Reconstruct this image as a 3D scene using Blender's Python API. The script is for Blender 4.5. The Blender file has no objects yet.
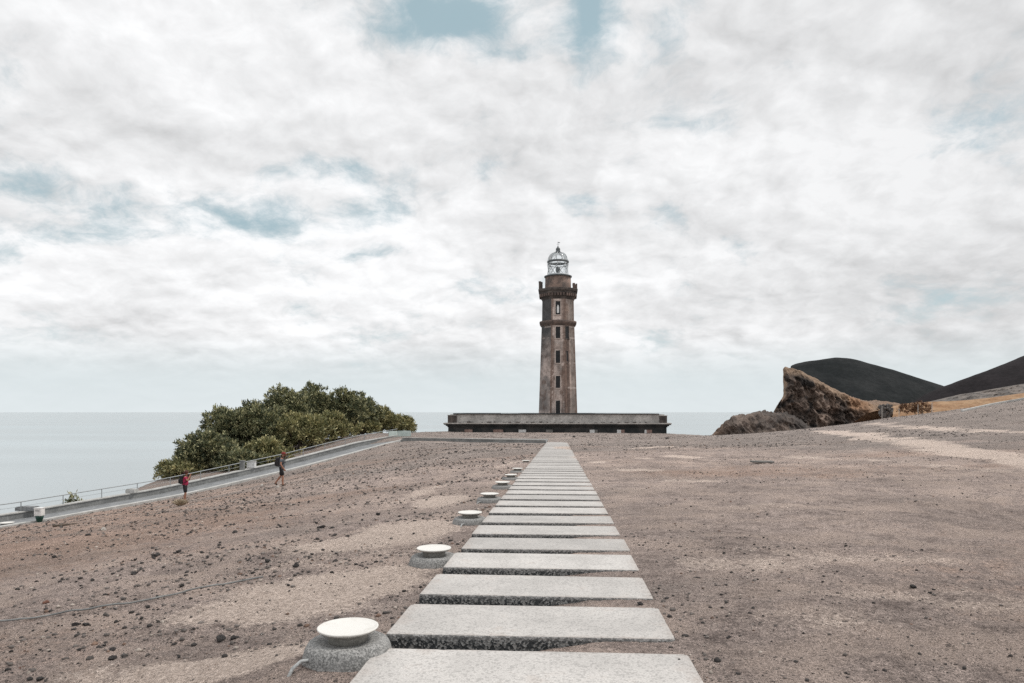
import bpy, bmesh, math, random
import numpy as np
from mathutils import Vector, Matrix
random.seed(7); rng = np.random.default_rng(11)
S = bpy.context.scene; C = S.collection
F = 700.0; HX, HY = 512.0, 412.0; E = 1.6           # focal length in pixels, vanishing point, eye height
SEA = -42.0

# ------------------------------------------------------------------ helpers
def P(px, py, d):
    return Vector(((px-HX)/F*d, d, E-(py-HY)/F*d))
class MB:
    def __init__(s): s.v=[]; s.f=[]; s.m=[]
    def add(s, vs, fs, mi=0):
        o=len(s.v); s.v += [tuple(v) for v in vs]; s.f += [tuple(i+o for i in f) for f in fs]; s.m += [mi]*len(fs); return s
    def box(s, x0,x1,y0,y1,z0,z1, mi=0, M=None):
        vs=[Vector((x,y,z)) for z in (z0,z1) for y in (y0,y1) for x in (x0,x1)]
        if M is not None: vs=[M@v for v in vs]
        return s.add(vs,[(0,2,3,1),(4,5,7,6),(0,1,5,4),(2,6,7,3),(0,4,6,2),(1,3,7,5)],mi)
    def tube(s, pts, r, n=8, mi=0):
        pts=[Vector(p) for p in pts]; rs=r if isinstance(r,(list,tuple)) else [r]*len(pts)
        vs=[]; up=Vector((0,0,1))
        for i,p in enumerate(pts):
            d=(pts[min(i+1,len(pts)-1)]-pts[max(i-1,0)]).normalized()
            a=d.cross(up if abs(d.z)<.95 else Vector((1,0,0))).normalized(); b=d.cross(a)
            for k in range(n):
                t=2*math.pi*k/n; vs.append(p+(a*math.cos(t)+b*math.sin(t))*rs[i])
        fs=[(i*n+k,i*n+(k+1)%n,(i+1)*n+(k+1)%n,(i+1)*n+k) for i in range(len(pts)-1) for k in range(n)]
        fs.append(tuple(range(n))[::-1]); fs.append(tuple((len(pts)-1)*n+k for k in range(n)))
        return s.add(vs,fs,mi)
    def lathe(s, prof, n=32, rot=0, mi=0, c=(0,0,0), cap=True):
        vs=[]
        for r,z in prof:
            for k in range(n):
                t=2*math.pi*(k+rot)/n; vs.append((c[0]+r*math.cos(t),c[1]+r*math.sin(t),c[2]+z))
        m=len(prof)
        fs=[(i*n+k,i*n+(k+1)%n,(i+1)*n+(k+1)%n,(i+1)*n+k) for i in range(m-1) for k in range(n)]
        if cap: fs.append(tuple(range(n))[::-1]); fs.append(tuple((m-1)*n+k for k in range(n)))
        return s.add(vs,fs,mi)
    def build(s, name, mats, parent=None, smooth=False, bevel=0, loc=None):
        me=bpy.data.meshes.new(name); me.from_pydata(s.v,[],s.f)
        if not isinstance(mats,(list,tuple)): mats=[mats]
        for m in mats: me.materials.append(m)
        me.polygons.foreach_set('material_index', s.m)
        if smooth: me.polygons.foreach_set('use_smooth',[True]*len(me.polygons))
        bm=bmesh.new(); bm.from_mesh(me)
        bmesh.ops.recalc_face_normals(bm, faces=bm.faces)
        if bevel: bmesh.ops.bevel(bm, geom=[e for e in bm.edges if e.calc_face_angle(0)>.5], offset=bevel, segments=2, affect='EDGES', profile=.6)
        bm.to_mesh(me); bm.free()
        return link(name, me, parent, loc)
def link(name, me, parent=None, loc=None):
    o=bpy.data.objects.new(name, me); C.objects.link(o)
    if parent: o.parent=parent
    if loc is not None: o.location=loc
    return o
def tag(o,label=None,cat=None,group=None,kind=None):
    if label: o['label']=label
    if cat: o['category']=cat
    if group: o['group']=group
    if kind: o['kind']=kind
    return o
def empty(name, loc, rz=0, label=None, cat=None, group=None):
    o=bpy.data.objects.new(name,None); C.objects.link(o); o.location=loc; o.rotation_euler.z=rz; o.empty_display_size=.2
    return tag(o,label,cat,group)
def copy_tree(o, parent=None):
    c=o.copy(); C.objects.link(c)
    if parent: c.parent=parent
    for ch in list(o.children): copy_tree(ch,c)
    return c
def np_mesh(name, v, f, mats, smooth=False):
    """v (n,3) array, f (m,k) array of equal-size faces"""
    me=bpy.data.meshes.new(name); k=f.shape[1]
    me.vertices.add(len(v)); me.vertices.foreach_set('co', np.ascontiguousarray(v,dtype=np.float32).ravel())
    me.loops.add(f.size); me.loops.foreach_set('vertex_index', np.ascontiguousarray(f,dtype=np.int32).ravel())
    me.polygons.add(len(f)); me.polygons.foreach_set('loop_start', np.arange(0,f.size,k,dtype=np.int32))
    me.polygons.foreach_set('loop_total', np.full(len(f),k,dtype=np.int32))
    if smooth: me.polygons.foreach_set('use_smooth', np.ones(len(f),dtype=bool))
    me.update(calc_edges=True); me.validate()
    for m in (mats if isinstance(mats,(list,tuple)) else [mats]): me.materials.append(m)
    return me
def fattr(me,name,vals):
    a=me.attributes.new(name,'FLOAT','POINT'); a.data.foreach_set('value',np.ascontiguousarray(vals,dtype=np.float32))
def cattr(me,name,vals):
    a=me.attributes.new(name,'FLOAT_COLOR','POINT'); v=np.ones((len(vals),4),np.float32); v[:,:3]=vals
    a.data.foreach_set('color',v.ravel())
# ---- noise
def vnoise(x,y,s=0.):
    xi=np.floor(x); yi=np.floor(y); fx=x-xi; fy=y-yi
    fx=fx*fx*(3-2*fx); fy=fy*fy*(3-2*fy)
    def h(a,b):
        q=np.sin(a*127.1+b*311.7+s*74.7)*43758.5453; return q-np.floor(q)
    return (h(xi,yi)*(1-fx)+h(xi+1,yi)*fx)*(1-fy)+(h(xi,yi+1)*(1-fx)+h(xi+1,yi+1)*fx)*fy
def fbm(x,y,o=4,s=0.):
    t=0.; a=.5; n=0.
    for i in range(o):
        t=t+a*(vnoise(x,y,s+i*3.1)-.5); n+=a; x=x*2.03+17.3; y=y*2.03-9.1; a*=.5
    return t/n*2
def sstep(a,b,x):
    t=np.clip((x-a)/(b-a),0,1); return t*t*(3-2*t)

# ------------------------------------------------------------------ materials
class NT:
    def __init__(s, tree): s.t=tree; s.n=tree.nodes; s.l=tree.links
    def __call__(s, typ, ins=None, **kw):
        nd=s.n.new(typ)
        for k,v in kw.items(): setattr(nd,k,v)
        for k,v in (ins or {}).items():
            sk=nd.inputs[k]
            if isinstance(v,bpy.types.NodeSocket): s.l.new(v,sk)
            else: sk.default_value=v
        return nd
    def mix(s,f,a,b,mode='MIX'):
        nd=s.n.new('ShaderNodeMix'); nd.data_type='RGBA'; nd.blend_type=mode
        for i,v in ((0,f),(6,a),(7,b)):
            if isinstance(v,bpy.types.NodeSocket): s.l.new(v,nd.inputs[i])
            else: nd.inputs[i].default_value=v if i==0 else (*v,1) if len(v)==3 else v
        return nd.outputs[2]
    def mr(s,v,a,b,c=0,d=1,smooth=True):
        nd=s.n.new('ShaderNodeMapRange'); nd.interpolation_type='SMOOTHSTEP' if smooth else 'LINEAR'; nd.clamp=True
        s.l.new(v,nd.inputs[0])
        for i,x in enumerate((a,b,c,d)): nd.inputs[1+i].default_value=x
        return nd.outputs[0]
    def math(s,op,a,b=0.,c=None):
        nd=s.n.new('ShaderNodeMath'); nd.operation=op
        for i,v in enumerate((a,b) if c is None else (a,b,c)):
            if isinstance(v,bpy.types.NodeSocket): s.l.new(v,nd.inputs[i])
            else: nd.inputs[i].default_value=v
        return nd.outputs[0]
    def noise(s,co,scale,detail=4,rough=.55,out=0,**kw):
        nd=s('ShaderNodeTexNoise',{'Vector':co,'Scale':scale,'Detail':detail,'Roughness':rough}); 
        for k,v in kw.items(): nd.inputs[k].default_value=v
        return nd.outputs[out]
def mat(name, fn=None, col=(.5,.5,.5), rough=.8, metal=0., spec=.3):
    m=bpy.data.materials.new(name); m.use_nodes=True; t=NT(m.node_tree)
    b=m.node_tree.nodes['Principled BSDF']; b.inputs['Base Color'].default_value=(*col,1)
    b.inputs['Roughness'].default_value=rough; b.inputs['Metallic'].default_value=metal
    b.inputs['Specular IOR Level'].default_value=spec
    co=t('ShaderNodeTexCoord').outputs['Object']
    if fn:
        c,bump=fn(t,co,b)
        if c is not None: t.l.new(c,b.inputs['Base Color'])
        if bump is not None:
            bp=t('ShaderNodeBump',{'Height':bump[0],'Strength':bump[1],'Distance':bump[2]}); t.l.new(bp.outputs[0],b.inputs['Normal'])
    return m
def mottled(name,c1,c2,scale=4,rough=.8,bs=.3,bd=.02,metal=0.,spec=.3,lo=.35,hi=.65,detail=6):
    def fn(t,co,b):
        n=t.noise(co,scale,detail,.65); n2=t.noise(co,scale*9,3,.6)
        f=t.mr(n,lo,hi); c=t.mix(f,c1,c2)
        k=t.mr(n2,.3,.7,.8,1.18); c=t.mix(1.,c,t('ShaderNodeCombineColor',{0:k,1:k,2:k}).outputs[0],'MULTIPLY')
        return c,(t.math('ADD',n,t.math('MULTIPLY',n2,.4)),bs,bd)
    return mat(name,fn,c1,rough,metal,spec)

def ground_fn(t,co,b):
    A=lambda n:t('ShaderNodeAttribute',attribute_name=n).outputs['Fac']
    sand=A('sand'); red=A('red'); grav=A('gravel')
    nA=t.noise(co,.9,7,.62); nB=t.noise(co,3.3,7,.68); nC=t.noise(co,19.,6,.72); nD=t.noise(co,95.,3,.75); nE=t.noise(co,.28,5,.6)
    def wob(a,*pairs):
        for n,k in pairs: a=t.math('ADD',a,t.math('MULTIPLY',t.math('SUBTRACT',n,.5),k))
        return a
    c=t.mix(t.mr(nB,.32,.68),(.175,.147,.136),(.335,.285,.262))
    c=t.mix(t.mr(wob(nA,(nC,.25)),.42,.62),c,t.mix(t.mr(nC,.35,.65),(.40,.334,.295),(.27,.227,.205)))
    c=t.mix(t.math('MULTIPLY',t.mr(wob(red,(nB,1.5),(nC,.5)),.35,.85),.7),c,t.mix(t.mr(nC,.3,.7),(.19,.132,.105),(.315,.23,.185)))
    c=t.mix(t.math('MULTIPLY',t.mr(wob(grav,(nB,.9),(nC,1.5)),.38,.82),.85),c,t.mix(t.mr(nD,.3,.7),(.085,.078,.075),(.235,.212,.198)))
    c=t.mix(t.math('MULTIPLY',t.mr(wob(sand,(nB,1.3),(nC,.8),(nA,.5)),.32,.95),.9),c,t.mix(t.mr(nC,.3,.7),(.385,.325,.284),(.53,.463,.415)))
    for sc,th,dk,amt,sl_ in ((12.,.15,(.055,.05,.048),.8,.66),(31.,.2,(.07,.062,.058),.75,.6),(70.,.26,(.085,.075,.07),.75,.55)):
        vo=t('ShaderNodeTexVoronoi',{'Vector':co,'Scale':sc,'Randomness':1.})
        sel=t('ShaderNodeSeparateColor',{0:vo.outputs['Color']}).outputs[0]
        m=t.math('MULTIPLY',t.math('LESS_THAN',vo.outputs['Distance'],t.mr(nB,.35,.65,th*.4,th*1.5)),t.math('GREATER_THAN',sel,sl_))
        c=t.mix(t.math('MULTIPLY',m,amt),c,dk)
    vo=t('ShaderNodeTexVoronoi',{'Vector':co,'Scale':42.,'Randomness':1.})
    sel=t('ShaderNodeSeparateColor',{0:vo.outputs['Color']}).outputs[1]
    m=t.math('MULTIPLY',t.math('LESS_THAN',vo.outputs['Distance'],.22),t.math('GREATER_THAN',sel,.8))
    c=t.mix(t.math('MULTIPLY',m,.55),c,(.52,.46,.415))
    k=t.math('MULTIPLY',t.math('MULTIPLY',t.mr(nD,.3,.7,.52,1.5),t.mr(nC,.3,.7,.66,1.34)),t.mr(nE,.35,.65,1.48,1.86)); k=t.math('MULTIPLY',k,t.mr(t.noise(co,52.,4,.75),.32,.68,.72,1.28)); sm=t.mr(wob(sand,(nB,1.0)),.45,1.05,0,.72); k=t.math('ADD',t.math('MULTIPLY',k,t.math('SUBTRACT',1.,sm)),t.math('MULTIPLY',sm,t.mr(nC,.3,.7,1.45,1.85))); c=t.mix(1.,c,t('ShaderNodeCombineColor',{0:t.math('MULTIPLY',k,1.015),1:t.math('MULTIPLY',k,.975),2:t.math('MULTIPLY',k,.955)}).outputs[0],'MULTIPLY')
    hgt=t.math('ADD',t.math('MULTIPLY',nC,1.),t.math('ADD',t.math('MULTIPLY',nD,.6),t.math('MULTIPLY',vo.outputs['Distance'],-.5)))
    return c,(hgt,1.,.07)
M={}
M['ground']=mat('ash_ground',ground_fn,rough=.95,spec=.15)
def slab_top(t,co,b):
    oi=t('ShaderNodeObjectInfo').outputs['Random']; sh=t('ShaderNodeVectorMath',{0:co,1:t('ShaderNodeCombineXYZ',{0:t.math('MULTIPLY',oi,37.),1:t.math('MULTIPLY',oi,91.),2:0.}).outputs[0]},operation='ADD').outputs[0]
    n=t.noise(sh,75,4,.8); n1=t.noise(sh,1.5,6,.65); n2=t.noise(sh,6.,6,.7)
    c=t.mix(t.mr(n,.3,.7),(.42,.402,.385),(.655,.632,.608))
    vo=t('ShaderNodeTexVoronoi',{'Vector':sh,'Scale':60.}); sel=t('ShaderNodeSeparateColor',{0:vo.outputs['Color']}).outputs[0]
    c=t.mix(t.math('MULTIPLY',t.math('GREATER_THAN',sel,.78),.5),c,(.30,.29,.28))
    k=t.math('MULTIPLY',t.mr(n1,.3,.7,.84,1.07),t.mr(oi,0,1,.86,1.06,False))
    c=t.mix(1.,c,t('ShaderNodeCombineColor',{0:k,1:k,2:k}).outputs[0],'MULTIPLY')
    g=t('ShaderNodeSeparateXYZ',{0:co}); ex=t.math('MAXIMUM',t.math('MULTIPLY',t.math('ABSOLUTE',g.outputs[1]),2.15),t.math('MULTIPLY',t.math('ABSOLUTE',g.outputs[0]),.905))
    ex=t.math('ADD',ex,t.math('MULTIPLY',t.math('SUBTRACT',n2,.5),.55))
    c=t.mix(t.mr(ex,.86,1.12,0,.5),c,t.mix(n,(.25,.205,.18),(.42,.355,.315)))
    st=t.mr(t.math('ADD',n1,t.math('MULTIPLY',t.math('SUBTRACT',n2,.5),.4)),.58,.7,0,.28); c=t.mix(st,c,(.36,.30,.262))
    return c,(n,.35,.004)
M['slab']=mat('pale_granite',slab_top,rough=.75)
def agg(t,co,b):
    vo=t('ShaderNodeTexVoronoi',{'Vector':co,'Scale':62.}); sel=t('ShaderNodeSeparateColor',{0:vo.outputs['Color']}).outputs[0]
    c=t.mix(t.mr(sel,.35,.95),(.045,.05,.053),(.34,.34,.33)); n=t.noise(co,4,4)
    z=t('ShaderNodeSeparateXYZ',{0:co}).outputs[2]
    c=t.mix(t.mr(z,-.05,-.005),c,t.mix(t.mr(sel,.2,.8),(.24,.24,.235),(.46,.45,.44)))
    return c,(vo.outputs['Distance'],.8,.012)
M['slab_side']=mat('rough_granite',agg,rough=.9)
M['concrete_base']=mat('lamp_concrete',lambda t,co,b:(t.mix(t.mr(t('ShaderNodeSeparateColor',{0:t('ShaderNodeTexVoronoi',{'Vector':co,'Scale':105.}).outputs['Color']}).outputs[0],.2,.9),
     t.mix(t.mr(t.noise(co,6,5),.35,.65),(.15,.15,.147),(.235,.235,.23)),(.38,.375,.365)),(t.noise(co,55,4,.7),.7,.01)),rough=.92)
M['disc']=mat('cream_enamel',lambda t,co,b:(t.mix(t.mr(t.math('ADD',t.noise(co,9,6,.75),t.math('MULTIPLY',t('ShaderNodeVectorMath',{0:co},operation='LENGTH').outputs[1],.9)),.62,.98),(.74,.725,.69),(.56,.53,.48)),None),rough=.45)
M['neck']=mottled('shaded_cream_metal',(.24,.23,.21),(.32,.31,.285),5,.5,.05,.002)  # neck and disc underside: shade below the disc painted in as darker grey
M['conduit']=mottled('grey_conduit',(.32,.33,.33),(.42,.43,.43),9,.6,.1,.003)
M['rock']=mottled('black_scoria',(.030,.028,.028),(.085,.078,.075),5,.95,.8,.03)
M['rock_grey']=mottled('grey_scoria',(.09,.083,.08),(.19,.172,.16),5,.95,.8,.03)
M['rock_red']=mottled('red_scoria',(.16,.07,.05),(.27,.14,.1),5,.95,.8,.03)
M['rock_pale']=mottled('pale_stone',(.38,.35,.32),(.55,.52,.48),5,.9,.6,.02)
M['road']=mottled('ramp_asphalt',(.19,.198,.205),(.26,.267,.275),1.2,.9,.3,.01)
M['kerb']=mottled('pale_concrete',(.40,.40,.385),(.52,.515,.5),2,.85,.2,.01)
M['wallc']=mottled('grey_concrete',(.17,.175,.175),(.27,.275,.27),1.1,.9,.3,.01)
M['rail']=mottled('galvanised_steel',(.28,.3,.31),(.36,.38,.39),8,.5,.05,.002,.3)
M['white']=mottled('white_paint',(.68,.68,.67),(.78,.78,.77),3,.5,.05,.002)
M['green']=mottled('dark_green_paint',(.012,.045,.036),(.02,.06,.048),6,.5,.05,.002)
M['panel']=mottled('pale_green_panel',(.42,.5,.48),(.52,.6,.58),3,.35,.05,.002)
M['tuft']=mottled('dry_grass',(.46,.39,.29),(.62,.54,.42),9,.9,.2,.01)
M['bankgrass']=mottled('orange_dry_bank',(.27,.155,.085),(.36,.235,.14),.35,.95,.6,.15)
M['rubble']=mottled('grey_rubble',(.10,.092,.088),(.235,.205,.185),.5,.95,.9,.3)
M['hill']=mottled('black_ash_slope',(.0125,.015,.016),(.026,.028,.029),.07,.95,.15,.3,spec=.1)
M['hill2']=mottled('brown_ash_slope',(.0175,.0155,.017),(.026,.0225,.0245),.08,.95,.3,.4,spec=.1)
def attr_mat(name,rough=.9,bs=.5,bd=.05,sc=2.,an='Col',spec=.2):
    def fn(t,co,b):
        a=t('ShaderNodeAttribute',attribute_name=an).outputs['Color']; n=t.noise(co,sc,6,.7); n2=t.noise(co,sc*6,4,.7)
        k=t.math('MULTIPLY',t.mr(n,.28,.72,.72,1.3),t.mr(n2,.3,.7,.82,1.18))
        return t.mix(1.,a,t('ShaderNodeCombineColor',{0:k,1:k,2:k}).outputs[0],'MULTIPLY'),(t.math('ADD',n,t.math('MULTIPLY',n2,.4)),bs,bd)
    return mat(name,fn,rough=rough,spec=spec)
M['cliff']=attr_mat('cliff_rock',.95,.9,.9,.35)
M['plaster']=attr_mat('weathered_plaster',.9,.4,.04,1.6)
M['stone_dark']=mottled('dark_basalt_stone',(.055,.048,.045),(.135,.112,.10),.9,.9,.5,.05)
M['stone_brown']=mottled('brown_basalt_stone',(.085,.068,.062),(.19,.138,.118),1.1,.9,.5,.05)
M['drum']=mottled('rusty_brown_drum',(.10,.08,.072),(.27,.19,.155),.8,.8,.3,.03)
M['parapet']=mottled('grey_weathered_parapet',(.35,.335,.318),(.54,.515,.488),.55,.9,.4,.04)
M['house_wall']=mottled('black_stained_wall',(.026,.030,.031),(.062,.06,.058),.7,.9,.5,.05)
M['roof']=mottled('black_roof_felt',(.022,.027,.03),(.045,.05,.052),.6,.8,.3,.03)
M['ledge']=mottled('grey_ledge',(.33,.31,.29),(.50,.475,.445),.7,.9,.4,.03)
M['pane']=mottled('dark_opening',(.010,.011,.013),(.02,.02,.022),2,.5,.1,.01)
M['frame']=mottled('pale_surround',(.42,.345,.31),(.56,.475,.43),2,.9,.3,.02)
M['infill_pink']=mottled('pink_infill',(.25,.165,.14),(.37,.26,.225),1.8,.9,.3,.02)
M['infill_grey']=mottled('grey_infill',(.14,.14,.13),(.22,.21,.2),1.8,.9,.3,.02)
M['lantern_bar']=mottled('grey_lantern_bars',(.46,.48,.49),(.6,.62,.63),4,.5,.1,.005,.2)
M['lantern_dark']=mottled('dark_lantern_iron',(.10,.11,.115),(.16,.17,.175),4,.5,.1,.005,.3)
def glass():
    m=bpy.data.materials.new('lantern_glass'); m.use_nodes=True; t=NT(m.node_tree); out=m.node_tree.nodes['Material Output']
    m.node_tree.nodes.remove(m.node_tree.nodes['Principled BSDF'])
    fr=t('ShaderNodeFresnel',{'IOR':1.5}).outputs[0]; n=t.noise(t('ShaderNodeTexCoord').outputs['Object'],2.,3)
    tr=t('ShaderNodeBsdfTransparent',{'Color':(.95,.965,.97,1)}); gl=t('ShaderNodeBsdfGlossy',{'Color':(1,1,1,1),'Roughness':.08})
    ms=t('ShaderNodeMixShader',{0:t.math('MULTIPLY',fr,t.mr(n,.3,.7,.5,.8)),1:tr.outputs[0],2:gl.outputs[0]}); t.l.new(ms.outputs[0],out.inputs[0])
    return m
M['glass']=glass()
def leaf_fn(t,co,b):
    a=t('ShaderNodeAttribute',attribute_name='Col').outputs['Color']; n=t.noise(co,3.,3)
    k=t.mr(n,.3,.7,.8,1.25); return t.mix(1.,a,t('ShaderNodeCombineColor',{0:k,1:k,2:k}).outputs[0],'MULTIPLY'),None
M['leaf']=mat('shrub_leaves',leaf_fn,rough=.55,spec=.35)
M['bark']=mottled('shrub_bark',(.07,.055,.042),(.13,.105,.085),6,.95,.6,.02)
M['skin']=mottled('tanned_skin',(.33,.165,.11),(.38,.2,.135),6,.6,.05,.003)
M['cloth_grey']=mottled('grey_cotton',(.10,.115,.13),(.15,.165,.18),9,.9,.2,.005)
M['cloth_black']=mottled('black_cotton',(.013,.013,.015),(.028,.027,.029),9,.9,.2,.005)
M['cloth_red']=mottled('crimson_cotton',(.34,.025,.075),(.42,.04,.10),9,.85,.2,.005)
M['cap_red']=mottled('faded_red_cap',(.17,.03,.03),(.22,.045,.04),9,.85,.2,.005)
M['hair']=mottled('dark_brown_hair',(.06,.022,.016),(.10,.04,.028),30,.6,.3,.005)
M['shoe']=mottled('brown_hiking_shoe',(.03,.022,.018),(.055,.04,.03),12,.8,.2,.005)
M['eye']=mat('dark_eye',lambda t,co,b:(t.mix(t.noise(co,40),(.02,.015,.012),(.04,.03,.025)),None),rough=.3)
M['pack']=mottled('black_nylon',(.018,.018,.021),(.035,.034,.038),9,.8,.2,.005)

# ------------------------------------------------------------------ terrain
SL=.0221; YAW=math.atan(.0667); PX0=-.189
def plane(d): return -(1.6+SL*d)
def pathc(d): return PX0+.0667*d
pts=[]
def cp(px,py,d): pts.append(((px-HX)/F*d,d,-(py-HY)/F*d))
for d in (0,4,8,13,20,28,38,50,62,75): pts.append((pathc(d),d,plane(d)))
for d in (0,4,8,14,20,28):
    for s in (-2.6,-5,-9,-15):
        if s==-15 and d<8: continue
        pts.append((pathc(d)+s,d,plane(d)-.115*(abs(s)-1.4)-.1))
    for s,a in ((3,.0),(8,.03),(16,.12)): pts.append((pathc(d)+s,d,plane(d)+a))
for d,s in ((40,6),(55,8),(40,14),(70,10),(55,20)): pts.append((pathc(d)+s,d,plane(d)+.02*s-.05))
pts += [(-11.9,36,-3.86),(-17.3,36.75,-4.83),(-26,33,-5.9),(-25,20,-5.2),(-40,30,-7.6)]
cp(405,441,70); cp(300,468.5,59.9); cp(182,496.5,51.3); cp(23.6,524.5,43); pts.append((-49,16,-8.2))
cp(470,442,73); cp(545,443,75.5); cp(350,462,56); cp(420,450,58); cp(440,447,62)
cp(330,447,70); cp(375,433.5,78); cp(405,433.5,84); cp(300,455,68); cp(215,476,62); cp(180,487,58); cp(440,432,92); cp(360,436,84)
for px,py,d in ((447,433,99),(500,432.5,99),(557,432.5,99),(620,433,99),(668,433.5,99),(690,436,98),(715,435.5,98),(800,430,98),(900,417.5,96),(960,411,96),(1024,400,94),
                (1100,392,92),(1024,432,50),(1024,460,30),(900,440,45),(820,430.5,76),(1024,520,13),(760,440,70),(680,446,68),(600,437,88),(510,437,88),(557,436.5,88),(1300,400,60)): cp(px,py,d)
pts += [(0,128,-3.4),(30,128,-5.),(45,118,-4.5),(60,118,-4.),(80,120,-2.5),(100,120,-1.),(120,60,4.),(60,10,-.6),(40,0,-1.2),(-30,-10,-4.5),(0,-12,-1.4)]
cpn=np.array(pts); K=len(cpn)
def U(r2): return np.where(r2>1e-9,r2*np.log(np.maximum(r2,1e-9)),0)
def tps_fit(p,lam=.4):
    X=p[:,:2]/20.; D=((X[:,None]-X[None])**2).sum(-1); A=np.zeros((K+3,K+3)); A[:K,:K]=U(D)+np.eye(K)*lam*.02
    A[:K,K]=1; A[:K,K+1:]=X; A[K,:K]=1; A[K+1:,:K]=X.T
    b=np.zeros(K+3); b[:K]=p[:,2]; return np.linalg.solve(A,b)
W=tps_fit(cpn)
def tps(x,y):
    sh=x.shape; X=np.stack([x.ravel(),y.ravel()],1)/20.; out=np.zeros(len(X))
    for i in range(0,len(X),60000):
        q=X[i:i+60000]; D=((q[:,None]-cpn[None,:,:2]/20.)**2).sum(-1)
        out[i:i+60000]=U(D)@W[:K]+W[K]+q@W[K+1:]
    return out.reshape(sh)
land=np.array([(-54,19),(-34.6,46.2),(-29.8,53.3),(-31,58),(-31.5,66),(-28,76),(-22,86),(-16,95),(-14,104),(-14,126),(26,126),(27.5,101),(38,103),(52,110),(62,126),(75,150),(150,150),(150,-40),(-54,-40)],float)
def outside(x,y):
    d=np.full(x.shape,1e9); ins=np.zeros(x.shape,bool); n=len(land)
    for i in range(n):
        a=land[i]; b=land[(i+1)%n]; e=b-a; t=np.clip(((x-a[0])*e[0]+(y-a[1])*e[1])/(e@e),0,1)
        d=np.minimum(d,np.hypot(x-a[0]-t*e[0],y-a[1]-t*e[1]))
        cr=((a[1]>y)!=(b[1]>y)); xs=a[0]+(y-a[1])*e[0]/(e[1] if abs(e[1])>1e-9 else 1e-9); ins^=cr&(x<xs)
    return np.where(ins,0,d)
RA=np.array((-11.,70.)); RB=np.array((-30.,43.)); RD=(RA-RB)/np.linalg.norm(RA-RB); RN=np.array((-RD[1],RD[0])); RW=2.75  # ramp direction, outward side
LAMPP=[tuple(P(a,b,5.1+3.84*k)) for (a,b),k in zip([(348,627),(434,548),(470,512.3),(489.6,493.6),(502.5,482),(511,474.6),(517.5,468.3),(526,460.5),(532.6,454.3),(534.6,452)],(0,1,2,3,4,5,6,8,11,12))]
def gh(x,y,micro=True):
    x=np.asarray(x,float); y=np.asarray(y,float)
    h=tps(x,y)
    s=x-pathc(y)
    amp=sstep(1.3,4.,np.abs(s)); far=sstep(80,97,y)
    if micro:
        h=h+amp*(.10*fbm(x*.16,y*.22,3,1.)+.075*fbm(x*.7,y*.8,3,5.))*(1-.5*far)+(.35+.65*amp)*(.046*fbm(x*2.7,y*2.7,4,9.)+.020*fbm(x*11,y*11,3,13.)+.022*np.abs(fbm(x*7,y*7,3,17.))+.012*sstep(.1,.5,fbm(x*4.3,y*4.3,3,19.))*np.abs(fbm(x*21,y*21,2,20.)))
    near=1-sstep(14,32,y)
    off=np.interp(s,[-5,-3,-1.25,-1.1,-.5,.0,.5,1.1,1.6,3,6],[0,.04,.08,.17,.16,.11,.045,.036,.016,.0,0])
    h=h-np.where(np.abs(s)<1.14,np.maximum(off*(.30+.70*near),.034),off*(.35+.65*near))
    for lp in LAMPP:
        wgt=np.exp(-((x-lp[0])**2+(y-lp[1])**2)/.45)*(1-sstep(-1.12,-1.0,s)); h=h*(1-wgt)+(lp[2]-E-.185+.012*fbm(x*9,y*9,3,2.))*wgt
    # shelf for the ramp
    q0=(x-RB[0])*RD[0]+(y-RB[1])*RD[1]; q1=(x-RB[0])*RN[0]+(y-RB[1])*RN[1]
    L=np.linalg.norm(RA-RB); m=sstep(-.3,.3,q1)*(1-sstep(RW-.1,RW+.8,q1))*(1-sstep(L-1,L+2,q0))
    h=h*(1-m)+(rampz(np.clip(q0/L,-1.2,1.05))-.25)*m
    d=outside(x,y); h=h-.62*d*d/(d+3.5)+np.where(d>0,np.minimum(d,6)/6*.5*fbm(x*.4,y*.4,4,3.),0)
    return np.maximum(h,SEA-8)+E
def rampz(t): return np.interp(t,[-1.2,0,.307,.624,1.,1.05],[-8.6,-6.95,-6.16,-4.83,-2.88,-2.7])
def g1(x,y): return float(gh(np.array([x]),np.array([y]))[0])
def hit(px,py,dmin=2.,dmax=130.):
    d=np.exp(np.linspace(math.log(dmin),math.log(dmax),900)); x=(px-HX)/F*d; z=E-(py-HY)/F*d
    g=gh(x,d); k=np.argmax(g>z)
    if not (g>z).any(): return None
    return Vector((x[k],d[k],g[k]))

ang=np.radians(np.concatenate([np.linspace(-125,-43,110,endpoint=False),np.linspace(-43,43,900,endpoint=False),np.linspace(43,125,110)]))
rad=np.exp(np.linspace(math.log(1.),math.log(205.),620))
R,T=np.meshgrid(rad,ang,indexing='ij'); gx=R*np.sin(T); gy=R*np.cos(T); gz=gh(gx,gy)
nr,na=R.shape; idx=np.arange(nr*na).reshape(nr,na)
fc=np.stack([idx[:-1,:-1],idx[:-1,1:],idx[1:,1:],idx[1:,:-1]],-1).reshape(-1,4)[:,::-1]
me=np_mesh('ground',np.stack([gx,gy,gz],-1).reshape(-1,3),fc,M['ground'],True)
X=gx.ravel(); Y=gy.ravel()
def track(poly,w):
    p=[hit(a,b) for a,b in poly]; p=[q for q in p if q]; d=np.full(X.shape,1e9)
    for a,b in zip(p[:-1],p[1:]):
        e=np.array((b.x-a.x,b.y-a.y)); t=np.clip(((X-a.x)*e[0]+(Y-a.y)*e[1])/(e@e),0,1); d=np.minimum(d,np.hypot(X-a.x-t*e[0],Y-a.y-t*e[1]))
    d=d+.55*w*fbm(X*.5,Y*.35,4,90.); return 1-sstep(w*.15,w*1.35,d)
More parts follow.
